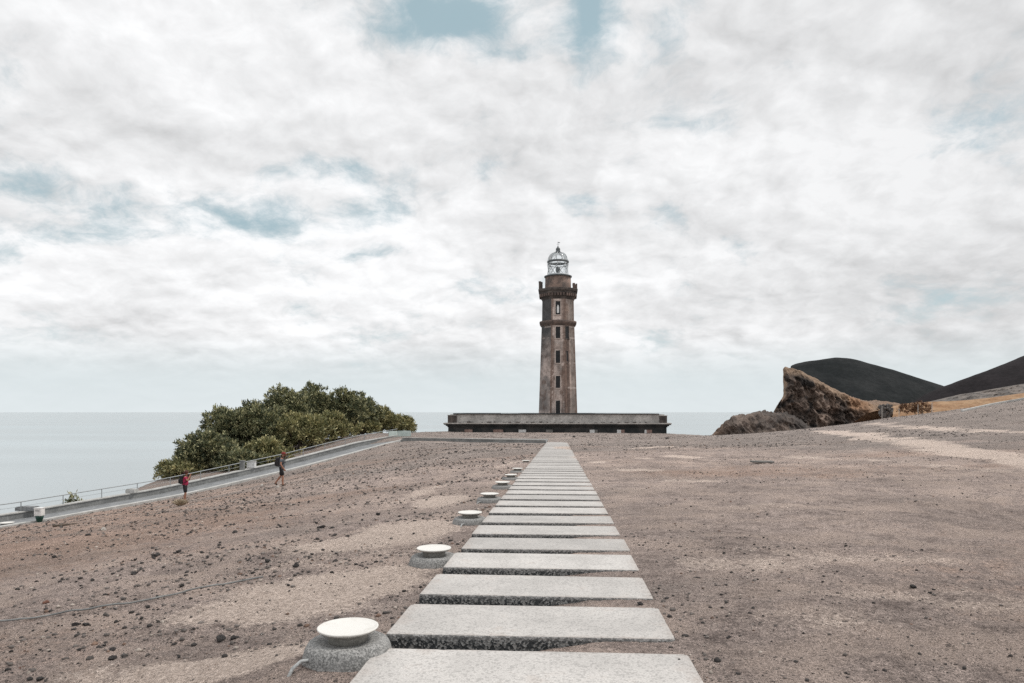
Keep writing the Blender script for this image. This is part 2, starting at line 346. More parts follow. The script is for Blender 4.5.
def blob(px,py,rx,ry,a=1.):
    p=hit(px,py)
    return a*(1-sstep(.3,1.,np.hypot((X-p.x)/rx,(Y-p.y)/ry))) if p else 0*X
sand=np.maximum.reduce([track([(1100,470),(1024,462),(960,452),(900,440),(860,434),(820,431),(800,429)],2.0)*.88,
    track([(1100,433),(1024,432),(960,430),(900,426),(870,424)],1.8)*.72,
    track([(1024,474),(900,461),(800,457),(650,452)],.9)*.38,
    track([(560,455),(520,462),(455,480),(390,505)],.5)*.5,
    blob(330,585,1.9,1.3,1.25),blob(250,662,.9,.55,1.3),blob(180,672,.8,.4,1.1),blob(405,532,1.5,2.0,1.2),blob(350,545,1.6,1.5,1.),blob(440,500,1.2,2.5,.9),blob(130,672,.9,.35,.55),blob(265,605,1.8,1.0,1.0),blob(330,560,2.2,1.4,.5),blob(690,481,1.6,.7,.6),blob(598,462,1.0,1.2,1.1),
    blob(686,456.5,2.0,1.5,1.3),blob(642,458,1.0,1.4,1.3),blob(652,447,2.6,2.2,1.1),blob(560,460,2,2,.2),blob(300,487,3,1.2,.4),blob(850,560,2.5,.8,.5),blob(740,565,1.3,.7,.6),blob(800,620,1.2,.5,.4),blob(640,470,1.5,2.,.7),blob(980,600,2.,.6,.4),blob(380,470,3,1.2,.3)])
ua=X*.9+Y*.42; ub=-X*.42+Y*.9
sand=sand+.30*fbm(X*.35,Y*.5,4,21.)+.42*fbm(ua*.12+5,ub*.7,5,23.)+.06
red=.38+.6*fbm(X*.13,Y*.2,4,31.)+.42*(1-sstep(-16,-3,X))*sstep(7,16,Y)
ua=X*.9+Y*.42; ub=-X*.42+Y*.9
grav=.22+.12*(1-sstep(-6,2,X))-.16*sstep(2,6,X)*(1-sstep(22,45,Y))+.30*sstep(25,60,Y)+.10*sstep(12,30,X)+.40*fbm(X*.16,Y*.28,5,41.)+.55*fbm(ua*.10,ub*.62,5,47.)*(1-.5*sstep(0,6,X))+.30*sstep(25,80,Y)+.18*sstep(5,25,X)*sstep(15,45,Y)
sand=np.where((np.abs(X-pathc(Y))<1.1)&(Y<75.2),np.maximum(sand,.75*sstep(14,26,Y)),sand)
sand_grid=sand.reshape(R.shape)
def lookup(arr,x,y):
    i=np.clip(np.searchsorted(rad,np.hypot(x,y)),0,len(rad)-1); j=np.clip(np.searchsorted(ang,np.arctan2(x,y)),0,len(ang)-1); return arr[i,j]
fattr(me,'sand',sand); fattr(me,'red',red); fattr(me,'gravel',grav)
tag(link('ground',me),kind='structure')

# ------------------------------------------------------------------ sea
def sea_fn(t,co,b):
    mp=t('ShaderNodeMapping',{'Vector':co,'Scale':(.25,1.,1.)}).outputs[0]
    n=t.noise(co,.16,6,.65); n2=t.noise(mp,.0035,5,.6)
    t.l.new(t.mr(n2,.35,.65,.10,.22),b.inputs['Roughness'])
    c=t.mix(t.mr(n2,.35,.65),(.20,.25,.268),(.27,.32,.336))
    return c,(n,.12,.6)
M['sea']=mat('grey_sea',sea_fn,rough=.22,spec=.5)
v=[]; f=[]
rr=[20,80,250,600,1500,4000,12000,40000,120000]; n=96
for r in rr:
    for k in range(n): t=2*math.pi*k/n; v.append((r*math.sin(t),r*math.cos(t),SEA+E))
for i in range(len(rr)-1):
    for k in range(n): f.append((i*n+k,i*n+(k+1)%n,(i+1)*n+(k+1)%n,(i+1)*n+k))
f.append(tuple(range(n)))
mb=MB(); mb.add(v,f); tag(mb.build('sea',M['sea']),kind='structure')
for p in bpy.data.objects['sea'].data.polygons: pass
bpy.data.objects['sea'].data.flip_normals() if bpy.data.objects['sea'].data.polygons[0].normal.z<0 else None

# ------------------------------------------------------------------ stepping-slab path
PER=1.28; LEN=.93; HW=1.118
T_=.17
def slab_mesh(seed):
    r=random.Random(seed); per=[]; n1=64; n2=28
    for k in range(n1): per.append((-HW+2*HW*k/n1,-LEN/2,0,1))
    for k in range(n2): per.append((HW,-LEN/2+LEN*k/n2,-1,0))
    for k in range(n1): per.append((HW-2*HW*k/n1,LEN/2,0,-1))
    for k in range(n2): per.append((-HW,LEN/2-LEN*k/n2,1,0))
    chips=[(r.uniform(-HW,HW),r.choice((-LEN/2,LEN/2)),r.uniform(.015,.045),r.uniform(.006,.018)) for _ in range(7)]+[(r.choice((-HW,HW)),r.choice((-LEN/2,LEN/2)),r.uniform(.02,.05),r.uniform(.01,.03)) for _ in range(3)]
    L0=[];L1=[];L2=[];L3=[]
    for x,y,ix,iy in per:
        j=.004*float(fbm(np.array(x*9.+seed*5),np.array(y*9.+seed),3,seed)); c=0
        for cx,cy,w,dp in chips: c=max(c,dp*max(0,1-math.hypot(x-cx,y-cy)/w))
        sx=-1 if x>0 else 1; sy=-1 if y>0 else 1
        ax=sx if abs(abs(x)-HW)<.02 else 0; ay=sy if abs(abs(y)-LEN/2)<.02 else 0
        a=.011+j+c; b=.002+abs(j)+c*.7
        L0.append((x+ax*a,y+ay*a,0)); L1.append((x+ax*(a*.35+b*.5),y+ay*(a*.35+b*.5),-.004-c*.3)); L2.append((x+ax*b,y+ay*b,-.014-c*.6)); jb=.012*float(fbm(np.array(x*6.+seed),np.array(y*6.),3,seed+5)); L3.append((x+ax*jb,y+ay*jb,-T_))
    n=len(per); V=L0+L1+L2+L3; Fc=[tuple(range(n))]+[(q*n+n+k,q*n+n+(k+1)%n,q*n+(k+1)%n,q*n+k) for q in range(3) for k in range(n)]
    m=MB(); m.add(V,Fc); o=m.build('paving_slab',[M['slab'],M['slab_side']])
    for p in o.data.polygons: p.material_index=0 if p.normal.z>.35 else 1
    return o
slv=[slab_mesh(k+1) for k in range(4)]
ords="first second third fourth fifth sixth seventh eighth ninth tenth eleventh twelfth thirteenth fourteenth fifteenth sixteenth seventeenth eighteenth nineteenth twentieth".split()
lampat={1:'first',4:'second',7:'third',10:'fourth',13:'fifth'}
back0=5.03                      # far edge of the nearest slab in view
ns=57
for i in range(ns):
    o=slv[i] if i<4 else slv[(i*7+i//4)%4].copy()
    if i>3: C.objects.link(o)
    d=back0-LEN/2+i*PER
    o.location=(pathc(d)+random.uniform(-.012,.012)+(-.010,-.038,-.022,-.012)[min(i,3)]*(i<4),d,E+plane(d)+random.uniform(-.006,.006))
    o.rotation_euler=(-SL+random.uniform(-.003,.003),random.uniform(-.003,.003),-YAW+random.uniform(-.004,.004))
    if i==0: lb='nearest pale granite slab of the path, cut off by the bottom edge of the photo'
    elif i<20:
        lb=f'{ords[i]} pale granite paving slab of the path counting from the front'
        if i in lampat: lb=f'{ords[i]} pale granite slab of the path, just past the {lampat[i]} disc lamp'
    elif i==ns-1: lb='last pale slab at the far end of the path, before the lighthouse'
    else: lb='far pale granite slab where the path narrows and its gaps close up'
    tag(o,lb,'paving slab','granite slabs of the stepping path','thing')
# ------------------------------------------------------------------ disc lamps
def make_lamp(conduit=True):
    r=empty('path_lamp',(0,0,0))
    mb=MB(); mb.lathe([(.33,-.36),(.328,-.26),(.319,-.19),(.305,-.135),(.287,-.105),(.262,-.090),(.222,-.086),(.19,-.094),(.155,-.097)],40); b=mb.build('concrete_base',M['concrete_base'],r,True)
    for vv in b.data.vertices:
        k=1+.02*math.sin(vv.co.x*21+vv.co.z*9)*math.cos(vv.co.y*17); vv.co.x*=k; vv.co.y*=k
    mb=MB(); mb.lathe([(.142,-.115),(.142,-.05),(.15,-.040),(.19,-.026),(.207,-.013),(.204,-.0095)],40); mb.build('neck',M['neck'],r,True)
    mb=MB(); mb.lathe([(.20,-.012),(.209,-.011),(.219,-.003),(.219,.004),(.215,.007),(.207,.005),(.20,.001),(.19,-.002),(.1,-.005),(.02,-.006)],48); mb.build('disc',M['disc'],r,True)
    if conduit:
        mb=MB(); mb.tube([(-.20,-.19,-.17),(-.27,-.24,-.165),(-.315,-.285,-.20),(-.335,-.31,-.25),(-.345,-.325,-.31),(-.35,-.33,-.36)],.013,8); mb.build('conduit',M['conduit'],r,True)
    return r
lamp=make_lamp()
lab=['nearest white disc lamp, largest of the row, on a speckled concrete base beside the path',
 'second white disc lamp along the left edge of the path','third white disc lamp along the path, with a loose conduit',
 'fourth white disc lamp along the left edge of the path','fifth white disc lamp along the left edge of the path','sixth white disc lamp along the path, half hidden behind its neighbours',
 'seventh white disc lamp, last of the close row of discs beside the path']
ld=[5.1+3.84*k for k in (0,1,2,3,4,5,6,8,11,12)]
lpx=[(348,627),(434,548),(470,512.3),(489.6,493.6),(502.5,482),(511,474.6),(517.5,468.3),(526,460.5),(532.6,454.3),(534.6,452)]
lamp_pos=[]
for k,(d,(px,py)) in enumerate(zip(ld,lpx)):
    o=lamp if k==0 else copy_tree(lamp)
    p=P(px,py,d); lamp_pos.append(p); o.location=p; o.rotation_euler.z=(0,2.2,.5,.1,1.9,2.4,2.,1.,2.,1.)[k]
    if k in (1,):
        for ch in list(o.children):
            if ch.name.startswith('conduit'): bpy.data.objects.remove(ch)
    tag(o,lab[k] if k<7 else ('lone low disc lamp in the gap beyond the close row beside the path','far tiny disc lamp near the path end, nearer of two','farthest tiny disc lamp near the far end of the path')[k-7],'lamp','disc lamps along the path')
# ------------------------------------------------------------------ lighthouse tower
OX=-YAW*0
bc=P(557.5,412,100.); bc.z=E
house=empty('keepers_house',(bc.x,bc.y,E-3.0),-YAW,'low ruined stone building half buried in ash, with dark walls and long grey parapet','building')
def hb(*b,m,name,bev=0,rows=None):
    mb=MB()
    for q in ([b] if rows is None else rows): mb.box(*q)
    return mb.build(name,m,house,bevel=bev)
Z=lambda y,d=100.: 3.0-(y-HY)/F*d      # height above the house origin for an image row
wl,wr=-15.75,15.4; D=13.5
hb(wl,wr,0,D,-2.5,Z(427.2),m=M['house_wall'],name='wall')
mb=MB()
for e,z0,z1 in ((.12,427.2,426.1),(.32,426.1,424.9),(.55,424.9,424.0)): mb.box(wl-e,wr+e,-e,D+e,Z(z0),Z(z1))
mb.build('cornice',M['house_wall'],house,bevel=.03)
hb(wl-.62,wr+.62,-.62,D+.62,Z(424.0),Z(422.9),m=M['ledge'],name='ledge',bev=.03)
hb(wl+.25,wr-.3,.05,D-.05,Z(422.9),Z(414.3),m=M['parapet'],name='parapet')
# coping: a thin, slightly sagging dark slab built of pieces with uneven lengths
mb=MB(); x=wl+.75
while x<wr-1.1:
    w=min(random.uniform(1.6,3.4),wr-1.05-x); dz=random.uniform(-.03,.03); mb.box(x+.01,x+w-.01,-.22+random.uniform(-.04,.04),D+.2,Z(414.3),Z(413.35)+dz); x+=w
mb.build('roof_slab',M['roof'],house,bevel=.015)
for sx,(a,b_) in ((0,(wl-.05,wl+1.25)),(1,(wr-1.0,wr+.05))):
    hb(a,b_,-.15,1.4,Z(422.9),Z(415.4 if sx==0 else 415.9),m=M['stone_dark'],name='corner_pier',bev=.06)
    hb(a-.06,b_+.06,-.22,1.5,Z(415.4 if sx==0 else 415.9),Z(414.9 if sx==0 else 415.3),m=M['ledge'],name='pier_cap',bev=.03)
# patchy ledge rubble along the parapet foot
for k in range(26):
    x=wl+1.4+k*1.08+random.uniform(-.3,.3); w=random.uniform(.1,.6); mb=MB(); mb.box(x,x+w,-.25,.03,Z(422.9)+.002,Z(422.9)+random.uniform(.05,.2))
    mb.build('ledge_stone',M['stone_dark'],house,bevel=.03)
for k,(a,b_,m,w2) in enumerate(((464,472,'infill_pink',0),(493,503,'infill_pink',0),(518.5,526,'white',0),(546,553,'infill_grey',0),(554,563,'pane',0),(589.5,594.5,'white','infill_grey'),(616.5,620.5,'white','infill_pink'),(643.5,645.6,'white','infill_pink'))):
    x0=(a-557.5)/7; x1=(b_-557.5)/7
    xe={5:(597.5-557.5)/7,6:(624-557.5)/7,7:(651-557.5)/7}.get(k,x1)
    mb=MB(); mb.box(x0-.12,x0,-.07,.0,-1.6,Z(429.6)); mb.box(xe,xe+.12,-.07,.0,-1.6,Z(429.6)); mb.box(x0-.12,xe+.12,-.075,.0,Z(429.6),Z(428.9))
    w=mb.build('window',M['house_wall'],house,bevel=.01)
    mb=MB(); mb.box(x0+.003,x1-.003,-.05,-.004,-1.6,Z(429.6)-.003); mb.build('infill',M[m],w)
    if w2: mb=MB(); mb.box(x1,xe-.003,-.035,-.004,-1.6,Z(429.6)-.003); mb.build('infill',M[w2],w)

TD=107.; tc=P(558,412,TD); tower=empty('lighthouse_tower',(tc.x,tc.y,E-3.2),-YAW,'tall octagonal brown stone lighthouse tower with glazed lantern on top','lighthouse')
tz=lambda y: 3.2-(y-HY)/F*TD
def wpx(w): return w/F*TD/2            # flat-to-flat half width from pixels
def octa_shaft(name,y0,w0,y1,w1,paint,rows,cols=14):
    z0,z1=tz(y0),tz(y1); vs=[];fs=[];cl=[]
    for k in range(8):
        a=math.pi/4*k-math.pi/2; base=len(vs)
        for j in range(rows+1):
            z=z0+(z1-z0)*j/rows; ap=wpx(w0)+(wpx(w1)-wpx(w0))*j/rows; hw=ap*math.tan(math.pi/8)
            for i in range(cols+1):
                u=-1+2*i/cols; n=Vector((math.cos(a),math.sin(a),0)); tg=Vector((-math.sin(a),math.cos(a),0))
                p=n*ap+tg*(u*hw); vs.append((p.x,p.y,z)); cl.append(paint(k,u,z,u*hw))
        for j in range(rows):
            for i in range(cols):
                q=base+j*(cols+1)+i; fs.append((q,q+1,q+cols+2,q+cols+1))
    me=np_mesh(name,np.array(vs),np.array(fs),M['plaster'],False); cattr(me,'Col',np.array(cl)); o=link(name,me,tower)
    return o
def lerp(a,b,t): return tuple(a[i]+(b[i]-a[i])*t for i in range(3))
def paint(k,u,z,w):
    n1=float(fbm(np.array(k*7.+w*.55),np.array(z*.42),4,2.)); n2=float(fbm(np.array(k*3.+w*1.9),np.array(z*1.3),4,8.)); n3=float(fbm(np.array(k*13.+w*2.4),np.array(z*.25),3,18.))
    pl=lerp((.55,.45,.405),(.285,.25,.233),min(1,max(0,.5+2.*n1)))
    pl=lerp(pl,(.21,.15,.125),min(.85,max(0,n2*2.4-.1)))
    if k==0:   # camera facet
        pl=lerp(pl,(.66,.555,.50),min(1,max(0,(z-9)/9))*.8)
    if k in (7,6): pl=lerp(pl,(.075,.075,.077),min(.95,.12+max(0,(z-8)/10)+.3*n1))         # dark grey weathering, with part of this side's shade painted in
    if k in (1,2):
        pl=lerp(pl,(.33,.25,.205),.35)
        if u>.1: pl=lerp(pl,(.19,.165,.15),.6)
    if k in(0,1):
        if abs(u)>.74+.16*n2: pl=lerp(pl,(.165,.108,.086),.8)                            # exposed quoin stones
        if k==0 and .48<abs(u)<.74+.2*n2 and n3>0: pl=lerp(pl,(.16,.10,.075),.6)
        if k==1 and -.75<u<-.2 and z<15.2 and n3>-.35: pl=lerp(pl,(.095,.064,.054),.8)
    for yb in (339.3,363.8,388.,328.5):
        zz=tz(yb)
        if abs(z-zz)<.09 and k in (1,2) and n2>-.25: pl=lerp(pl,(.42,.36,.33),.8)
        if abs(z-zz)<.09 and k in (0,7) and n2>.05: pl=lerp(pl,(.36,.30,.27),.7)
    return pl
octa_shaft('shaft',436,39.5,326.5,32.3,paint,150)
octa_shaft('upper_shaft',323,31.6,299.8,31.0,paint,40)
def octa(name,prof,m,smooth=False):
    mb=MB(); c8=1/math.cos(math.pi/8)
    mb.lathe([(wpx(w)*c8,tz(y)) for w,y in prof],8,rot=.5); return mb.build(name,m,tower,bevel=.015)
octa('string_course',[(32.,327.6),(33.4,326.6),(35.4,325.4),(36.6,324.2),(36.6,322.8),(35.,322.2),(31.4,321.6)],M['stone_brown'])
octa('gallery',[(31.0,301.2),(32.4,299.6),(33.5,298.4),(33.9,296.6),(36.4,295.3),(36.6,293.6),(38.6,292.8),(38.9,291.4),(38.9,290.5),(38.,290.2)],M['stone_dark'])
mb=MB()                                   # corbels under the gallery
for k in range(8):
    a=math.pi/4*k-math.pi/2
    Mx=Matrix.Rotation(a+math.pi/2,4,'Z')
    for u in (-.8,-.4,0,.4,.8):
        w=wpx(33.5)*math.tan(math.pi/8)*u; mb.box(w-.14,w+.14,-wpx(37.2),-wpx(32.6),tz(298.2),tz(295.4),0,Mx)
mb.build('corbels',M['stone_brown'],tower,bevel=.03)
# what is left of the gallery parapet: blocks at the corners
for x0,x1,y0,y1,zt,m in ((-19.1,-15.4,-6,6,281.8,'stone_dark'),(14.6,19.1,-4.5,7,283.6,'stone_brown'),(-6,6,15.5,19.,283.5,'stone_dark')):
    k=TD/F; mb=MB(); mb.box(x0*k,x1*k,y0*k,y1*k,tz(290.3),tz(zt+1.6)); mb.box((x0-.2)*k,(x0+2.4)*k,(y0+1)*k,(y1-1)*k,tz(zt+1.6),tz(zt))
    mb.box((x1-1.6)*k,(x1+.1)*k,(y0+2)*k,(y1-2)*k,tz(zt+1.6),tz(zt+.5))
    mb.build('parapet_block',M[m],tower,bevel=.08)
mb=MB(); mb.lathe([(wpx(26.6),tz(290.4)),(wpx(26.0),tz(289.)),(wpx(25.6),tz(277.6))],40); mb.build('drum',M['drum'],tower,True)
mb=MB(); mb.lathe([(wpx(25.6),tz(277.8)),(wpx(27.6),tz(277.4)),(wpx(27.8),tz(276.5)),(wpx(22.),tz(276.1))],40); mb.build('drum_cornice',M['lantern_dark'],tower,False)
lan=empty('lantern',(0,0,0)); lan.parent=tower
mb=MB(); mb.lathe([(wpx(21.6),tz(276.4)),(wpx(21.6),tz(275.0)),(wpx(20.8),tz(274.8))],32); mb.build('sill_ring',M['lantern_bar'],lan,True)
mb=MB(); mb.lathe([(wpx(20.2),tz(275)),(wpx(20.2),tz(262.6))],32,cap=False); mb.build('glazing',M['glass'],lan,True)
mb=MB(); r=wpx(20.4); nb=8
for k in range(nb):
    for sgn in (1,):
        a0=2*math.pi*k/nb; pp=[]
        for j in range(7):
            a=a0+sgn*j/6*2*math.pi/nb*1.25; pp.append((r*math.cos(a),r*math.sin(a),tz(275)+(tz(262.6)-tz(275))*j/6))
        mb.tube(pp,.055,6)
    a0=2*math.pi*(k+.3)/nb; mb.tube([(r*math.cos(a0),r*math.sin(a0),tz(275)),(r*math.cos(a0),r*math.sin(a0),tz(262.6))],.022,6)
mb.build('astragal_bars',M['lantern_bar'],lan,True)
mb=MB(); mb.lathe([(wpx(20.6),tz(263.2)),(wpx(21.8),tz(262.6)),(wpx(21.8),tz(261.4)),(wpx(20.2),tz(261.)),(wpx(20.0),tz(263.2))],32,cap=False); mb.lathe([(wpx(20.3),tz(265.3)),(wpx(20.9),tz(265.)),(wpx(20.3),tz(264.6))],32,cap=False); mb.build('cornice_ring',M['lantern_dark'],lan,True)
dome=[(wpx(20.),tz(261.2))]+[(wpx(20.)*math.cos(a)+.28*(1-math.cos(a)),tz(261.2)+(tz(252.4)-tz(261.2))*math.sin(a)) for a in np.linspace(.15,1.5,8)]
mb=MB(); mb.lathe(dome,32,cap=False); mb.build('dome_glazing',M['glass'],lan,True)
mb=MB()
for k in range(9):
    a=2*math.pi*(k+.25)/9; mb.tube([((q+.03)*math.cos(a+i*.05),(q+.03)*math.sin(a+i*.05),z) for i,(q,z) in enumerate(dome)],.045,6)
mb.build('dome_ribs',M['lantern_bar'],lan,True)
mb=MB(); mb.lathe([(.12,0),(.36,.08),(.36,.3),(.3,.42),(.34,.5),(.34,.62),(.2,.8),(.1,.95),(.05,1.1)],16,c=(0,0,tz(252.9))); mb.build('finial',M['lantern_dark'],tower,True)
mb=MB(); mb.tube([(0,0,tz(248)),(0,0,tz(241.6))],.025,6); mb.box(-.05,.30,-.015,.015,tz(242.9),tz(242.3)); mb.tube([(-.22,0,tz(244.2)),(.22,0,tz(244.2))],.018,6); mb.build('weather_vane',M['lantern_dark'],tower)
mb=MB(); mb.lathe([(.25,tz(276)),(.25,tz(272.5)),(.3,tz(272)),(.34,tz(270)),(.3,tz(267.5)),(.12,tz(266.6))],16); mb.build('lens_pedestal',M['lantern_dark'],tower,True)
def ap_at(y): 
    if y<323: return wpx(31.6+(y-323)/(299.8-323)*(31.0-31.6))
    return wpx(39.5+(y-436)/(326.5-436)*(32.3-39.5))
def tower_win(y0,y1,wp,facet=0,du=0.,frame='frame',arched=False):
    zb,zt=tz(y1),tz(y0); w=wp/F*TD/2; ym=(y0+y1)/2; ap=ap_at(ym); tilt=math.atan((ap_at(y1)-ap_at(y0))/(zt-zb))
    Mx=Matrix.Rotation(math.pi/4*facet,4,'Z')@Matrix.Translation((du,-ap,(zb+zt)/2))@Matrix.Rotation(-tilt,4,'X')
    h=(zt-zb)/2; mb=MB()
    mb.box(-w-.15,-w,-.06,.1,-h-.1,h+.15,0,Mx); mb.box(w,w+.15,-.06,.1,-h-.1,h+.15,0,Mx); mb.box(-w,w,-.063,.1,h,h+.147,0,Mx); mb.box(-w-.2,w+.2,-.12,.1,-h-.22,-h-.1,0,Mx)
    o=mb.build('window',M[frame],tower,bevel=.012)
    mb=MB(); mb.box(-w+.003,w-.003,-.03,.05,-h-.1,h-.003,0,Mx); mb.build('dark_opening',M['pane'],o)
    if arched:
        mb=MB(); mb.box(-w*.45,w*.45,-.055,-.031,-h*.85,h*.15,0,Mx); mb.box(-w*.25,w*.25,-.05,-.031,h*.15,h*.4,0,Mx); mb.build('white_shutter',M['white'],o)
tower_win(303.6,316,4.6,arched=True); tower_win(328.6,339.4,4.3); tower_win(352,363.6,4.3); tower_win(376.8,388,4.2); tower_win(401,413.6,4.1)
tower_win(328.6,339.4,3.6,1,-.62,'stone_dark'); tower_win(352.6,362.,2.2,1,-.7,'stone_brown')
# ------------------------------------------------------------------ cliff, outcrop, hills, bank (right)
def interp_profile(pr,u): a=np.array(pr,float); return np.interp(u,a[:,0],a[:,1])
def cliff_mesh(name,top,d0,d1,foot,label_col,nu,nv,back,bd,seed,amp,lean):
    a=np.array(top,float); L=np.concatenate([[0],np.cumsum(np.hypot(np.diff(a[:,0]),np.diff(a[:,1])))]); q=np.linspace(0,L[-1],nu)
    px=np.interp(q,L,a[:,0]); py=np.interp(q,L,a[:,1]); dd=np.interp(px,[a[:,0].min(),a[:,0].max()],[d0,d1])
    tx=(px-HX)/F*dd; th=E-(py-HY)/F*dd+amp*(.22 if amp>1.2 else .55)*fbm(tx*.8,tx*.13,3,seed+31)+amp*(.12 if amp>1.2 else .35)*fbm(tx*2.7,tx*.3,2,seed+33); V=[];col=[]
    vv=np.concatenate([np.linspace(0,1,nv),1+np.linspace(.04,1,back)])
    for v in vv:
        f=min(v,1); 
        z=foot+(th-foot)*f; y=dd-(1-f)*lean*np.maximum(th-foot,0); x=tx-(1-f)*(2.+0*tx)
        # strong multi-scale relief on the face
        k=f*(1-f)*4 if f<1 else 0
        w=min(1,max(0,(1.02-v)*9)) if v<1.02 else 0
        r=amp*(fbm(x*.11+seed,z*.13+y*.02,5,seed)*1.5+np.abs(fbm(x*.33,z*.3,4,seed+4))*1.5-.4)+amp*.45*fbm(x*.9,z*.9,3,seed+7)
        rid=1-np.abs(fbm(x*.42+z*.12,z*.16,4,seed+14))*2.2; rid2=1-np.abs(fbm(x*.95+z*.35,z*.6,4,seed+44))*2.4; r=r+amp*.9*np.clip(rid,-.5,1)+amp*.55*np.clip(rid2,-.7,1); y=y-r*w; x=x-.18*r*w-amp*(.75*fbm(z*.33,y*.1+x*.05,4,seed+20)+.3*fbm(z*1.1,x*.2,3,seed+22))*w
        if v<=1: z=z+.6*fbm(x*.5,y*.3+z*.2,4,seed+9)*w*(.4+.6*(f<.98))
        if v>1:
            s=v-1; y=dd+s*bd; z=th+s*bd*.03+.5*fbm(tx*.2,y*.2,3,seed)*min(1,s*5); x=tx+s*bd*.45+amp*.8*fbm(z*.35+s*9,y*.2,4,seed+41)*min(1,s*6)
        V.append(np.stack([x,y,z],1)); col.append(label_col(px,py,f if v<=1 else 1+v-1,x,z,th))
    V=np.concatenate(V); col=np.concatenate(col); rws=len(vv); idx=np.arange(rws*nu).reshape(rws,nu)
    fc=np.stack([idx[:-1,:-1],idx[:-1,1:],idx[1:,1:],idx[1:,:-1]],-1).reshape(-1,4)
    me=np_mesh(name,V,fc,M['cliff'],False); cattr(me,'Col',col); return tag(link(name,me),kind='structure')
def mixc(a,b,t): t=np.clip(t,0,1)[:,None]; return np.asarray(a)*(1-t)+np.asarray(b)*t
def cl_main(px,py,f,x,z,th):
    n=fbm(x*.16,z*.22,5,3.); n2=fbm(x*.5,z*.6,4,6.)
    c=mixc(np.tile((.075,.060,.053),(len(x),1)),(.245,.185,.152),.38+2.1*n)
    c=mixc(c,(.045,.04,.038),2.8*n2+.05)
    dep=(th-z)                                   # metres below the rim
    och=(1-sstep(.6,2.6,dep+1.3*n2))
    c=mixc(c,np.array((.37,.265,.19)),och*.8)
    c=mixc(c,np.array((.33,.20,.125)),sstep(822,862,px)*(.45+1.8*n)*(1-sstep(8,14,dep)))
    if f>1: c=mixc(c,np.array((.20,.15,.12)),np.full(len(x),.6))
    return c
def cl_low(px,py,f,x,z,th):
    n=fbm(x*.2,z*.25,5,13.); n2=fbm(x*.6,z*.6,4,16.)
    c=mixc(np.tile((.095,.083,.077),(len(x),1)),(.205,.162,.138),.4+1.8*n)
    c=mixc(c,(.06,.053,.05),2.4*n2-.2); return mixc(c,np.array((.26,.175,.125)),(1-sstep(712,735,px))*.6)
cliff_mesh('cliff',[(762,440),(768,424),(774,412),(779,404),(782.5,397),(783.2,389),(782.6,383),(783,375),(783.4,370),(785,367.6),(790,368.2),(797,370.3),(807.6,374.8),(817,379.6),(826.6,385),(839,392),(855,398.5),(866,402),(876,404),(886,405.5),(896,404.5),(905,405.5),(915,409),(930,416)],165,185,-14,cl_main,300,130,16,70,3.,1.5,.22)
cliff_mesh('rock_outcrop',[(704,446),(712,435),(718,429),(723,424.5),(728,420.5),(731.5,416.2),(734.5,417.5),(738,420),(742,417.5),(747,416.2),(752,415.2),(757,414.6),(763,414.4),(768,415.6),(773,414.6),(778,413),(784,414),(795,419),(810,428),(830,444)],150,158,-14,cl_low,200,80,10,16,7.,1.0,.3)
def mound(name,prof,d,front,back,drop,m,cut=False,rough=.4,seed=1.):
    u=np.linspace(prof[0][0],prof[-1][0],140); H=E-(interp_profile(prof,u)-HY)/F*d
    k=np.ones(3)/3; Hs=np.convolve(np.pad(H,1,'edge'),k,'valid'); x0=(u-HX)/F*d; V=[]
    ts=np.concatenate([np.linspace(-1,0,40),np.linspace(.05,1,20)])
    for t in ts:
        y=np.full_like(u,d+(t*front if t<0 else t*back)); 
        z=Hs-drop*(np.sqrt(t*t+.0025)-.05)**1.05+rough*fbm(x0*.06,y*.06,4,seed)
        V.append(np.stack([x0+((.62 if t>0 else .36)*(y-d) if cut else 0),y,z],1))
    V=np.concatenate(V); idx=np.arange(len(V)).reshape(len(ts),-1)
    fc=np.stack([idx[:-1,:-1],idx[:-1,1:],idx[1:,1:],idx[1:,:-1]],-1).reshape(-1,4)
    return tag(link(name,np_mesh(name,V,fc,m,True)),kind='structure')
mound('ash_hill',[(786,440),(787.5,395),(788.5,369),(790,366.6),(795,364.7),(804,362.6),(814,360.6),(825,358.9),(836,357.8),(846,358.0),(856,359.6),(868,362.8),(890,369.6),(921,379.2),(947,387.2),(975,396),(1010,409)],330,110,140,60,M['hill'],True,rough=.9)
mound('far_hill',[(890,420),(915,404),(935,392.5),(947,386.6),(958,381.7),(969,377.2),(985,371.4),(1000.6,366),(1016.5,360),(1024,356.8),(1060,343),(1120,330),(1200,335)],275,100,120,48,M['hill2'],rough=.9,seed=5.)
# dry orange bank and grey rubble crest between the near slope and the hills
def strip(name,top,bot,dt,db,m,back,rough,seed,nu=260,nv=26):
    u=np.linspace(top[0][0],top[-1][0],nu); yt=interp_profile(top,u); yb=interp_profile(bot,u); V=[]
    for v in np.linspace(0,1,nv):
        d=db+(dt-db)*v; y=yb+(yt-yb)*v; x=(u-HX)/F*d; z=E-(y-HY)/F*d
        r=rough*(fbm(x*.35,z*.8+v*5,4,seed)+.5*fbm(x*1.2,v*22,3,seed+3)); V.append(np.stack([x,np.full_like(u,d)-r*1.5,z+r*.5],1))
    for s in (.1,.4,1.):
        d=dt+s*back; x=(u-HX)/F*dt*(1+.0*s); z=E-(yt-HY)/F*dt-s*s*back*.25; V.append(np.stack([x,np.full_like(u,d),z],1))
    V=np.concatenate(V); idx=np.arange(len(V)).reshape(nv+3,nu)
    fc=np.stack([idx[:-1,:-1],idx[:-1,1:],idx[1:,1:],idx[1:,:-1]],-1).reshape(-1,4)
    return tag(link(name,np_mesh(name,V,fc,m,True)),kind='structure')
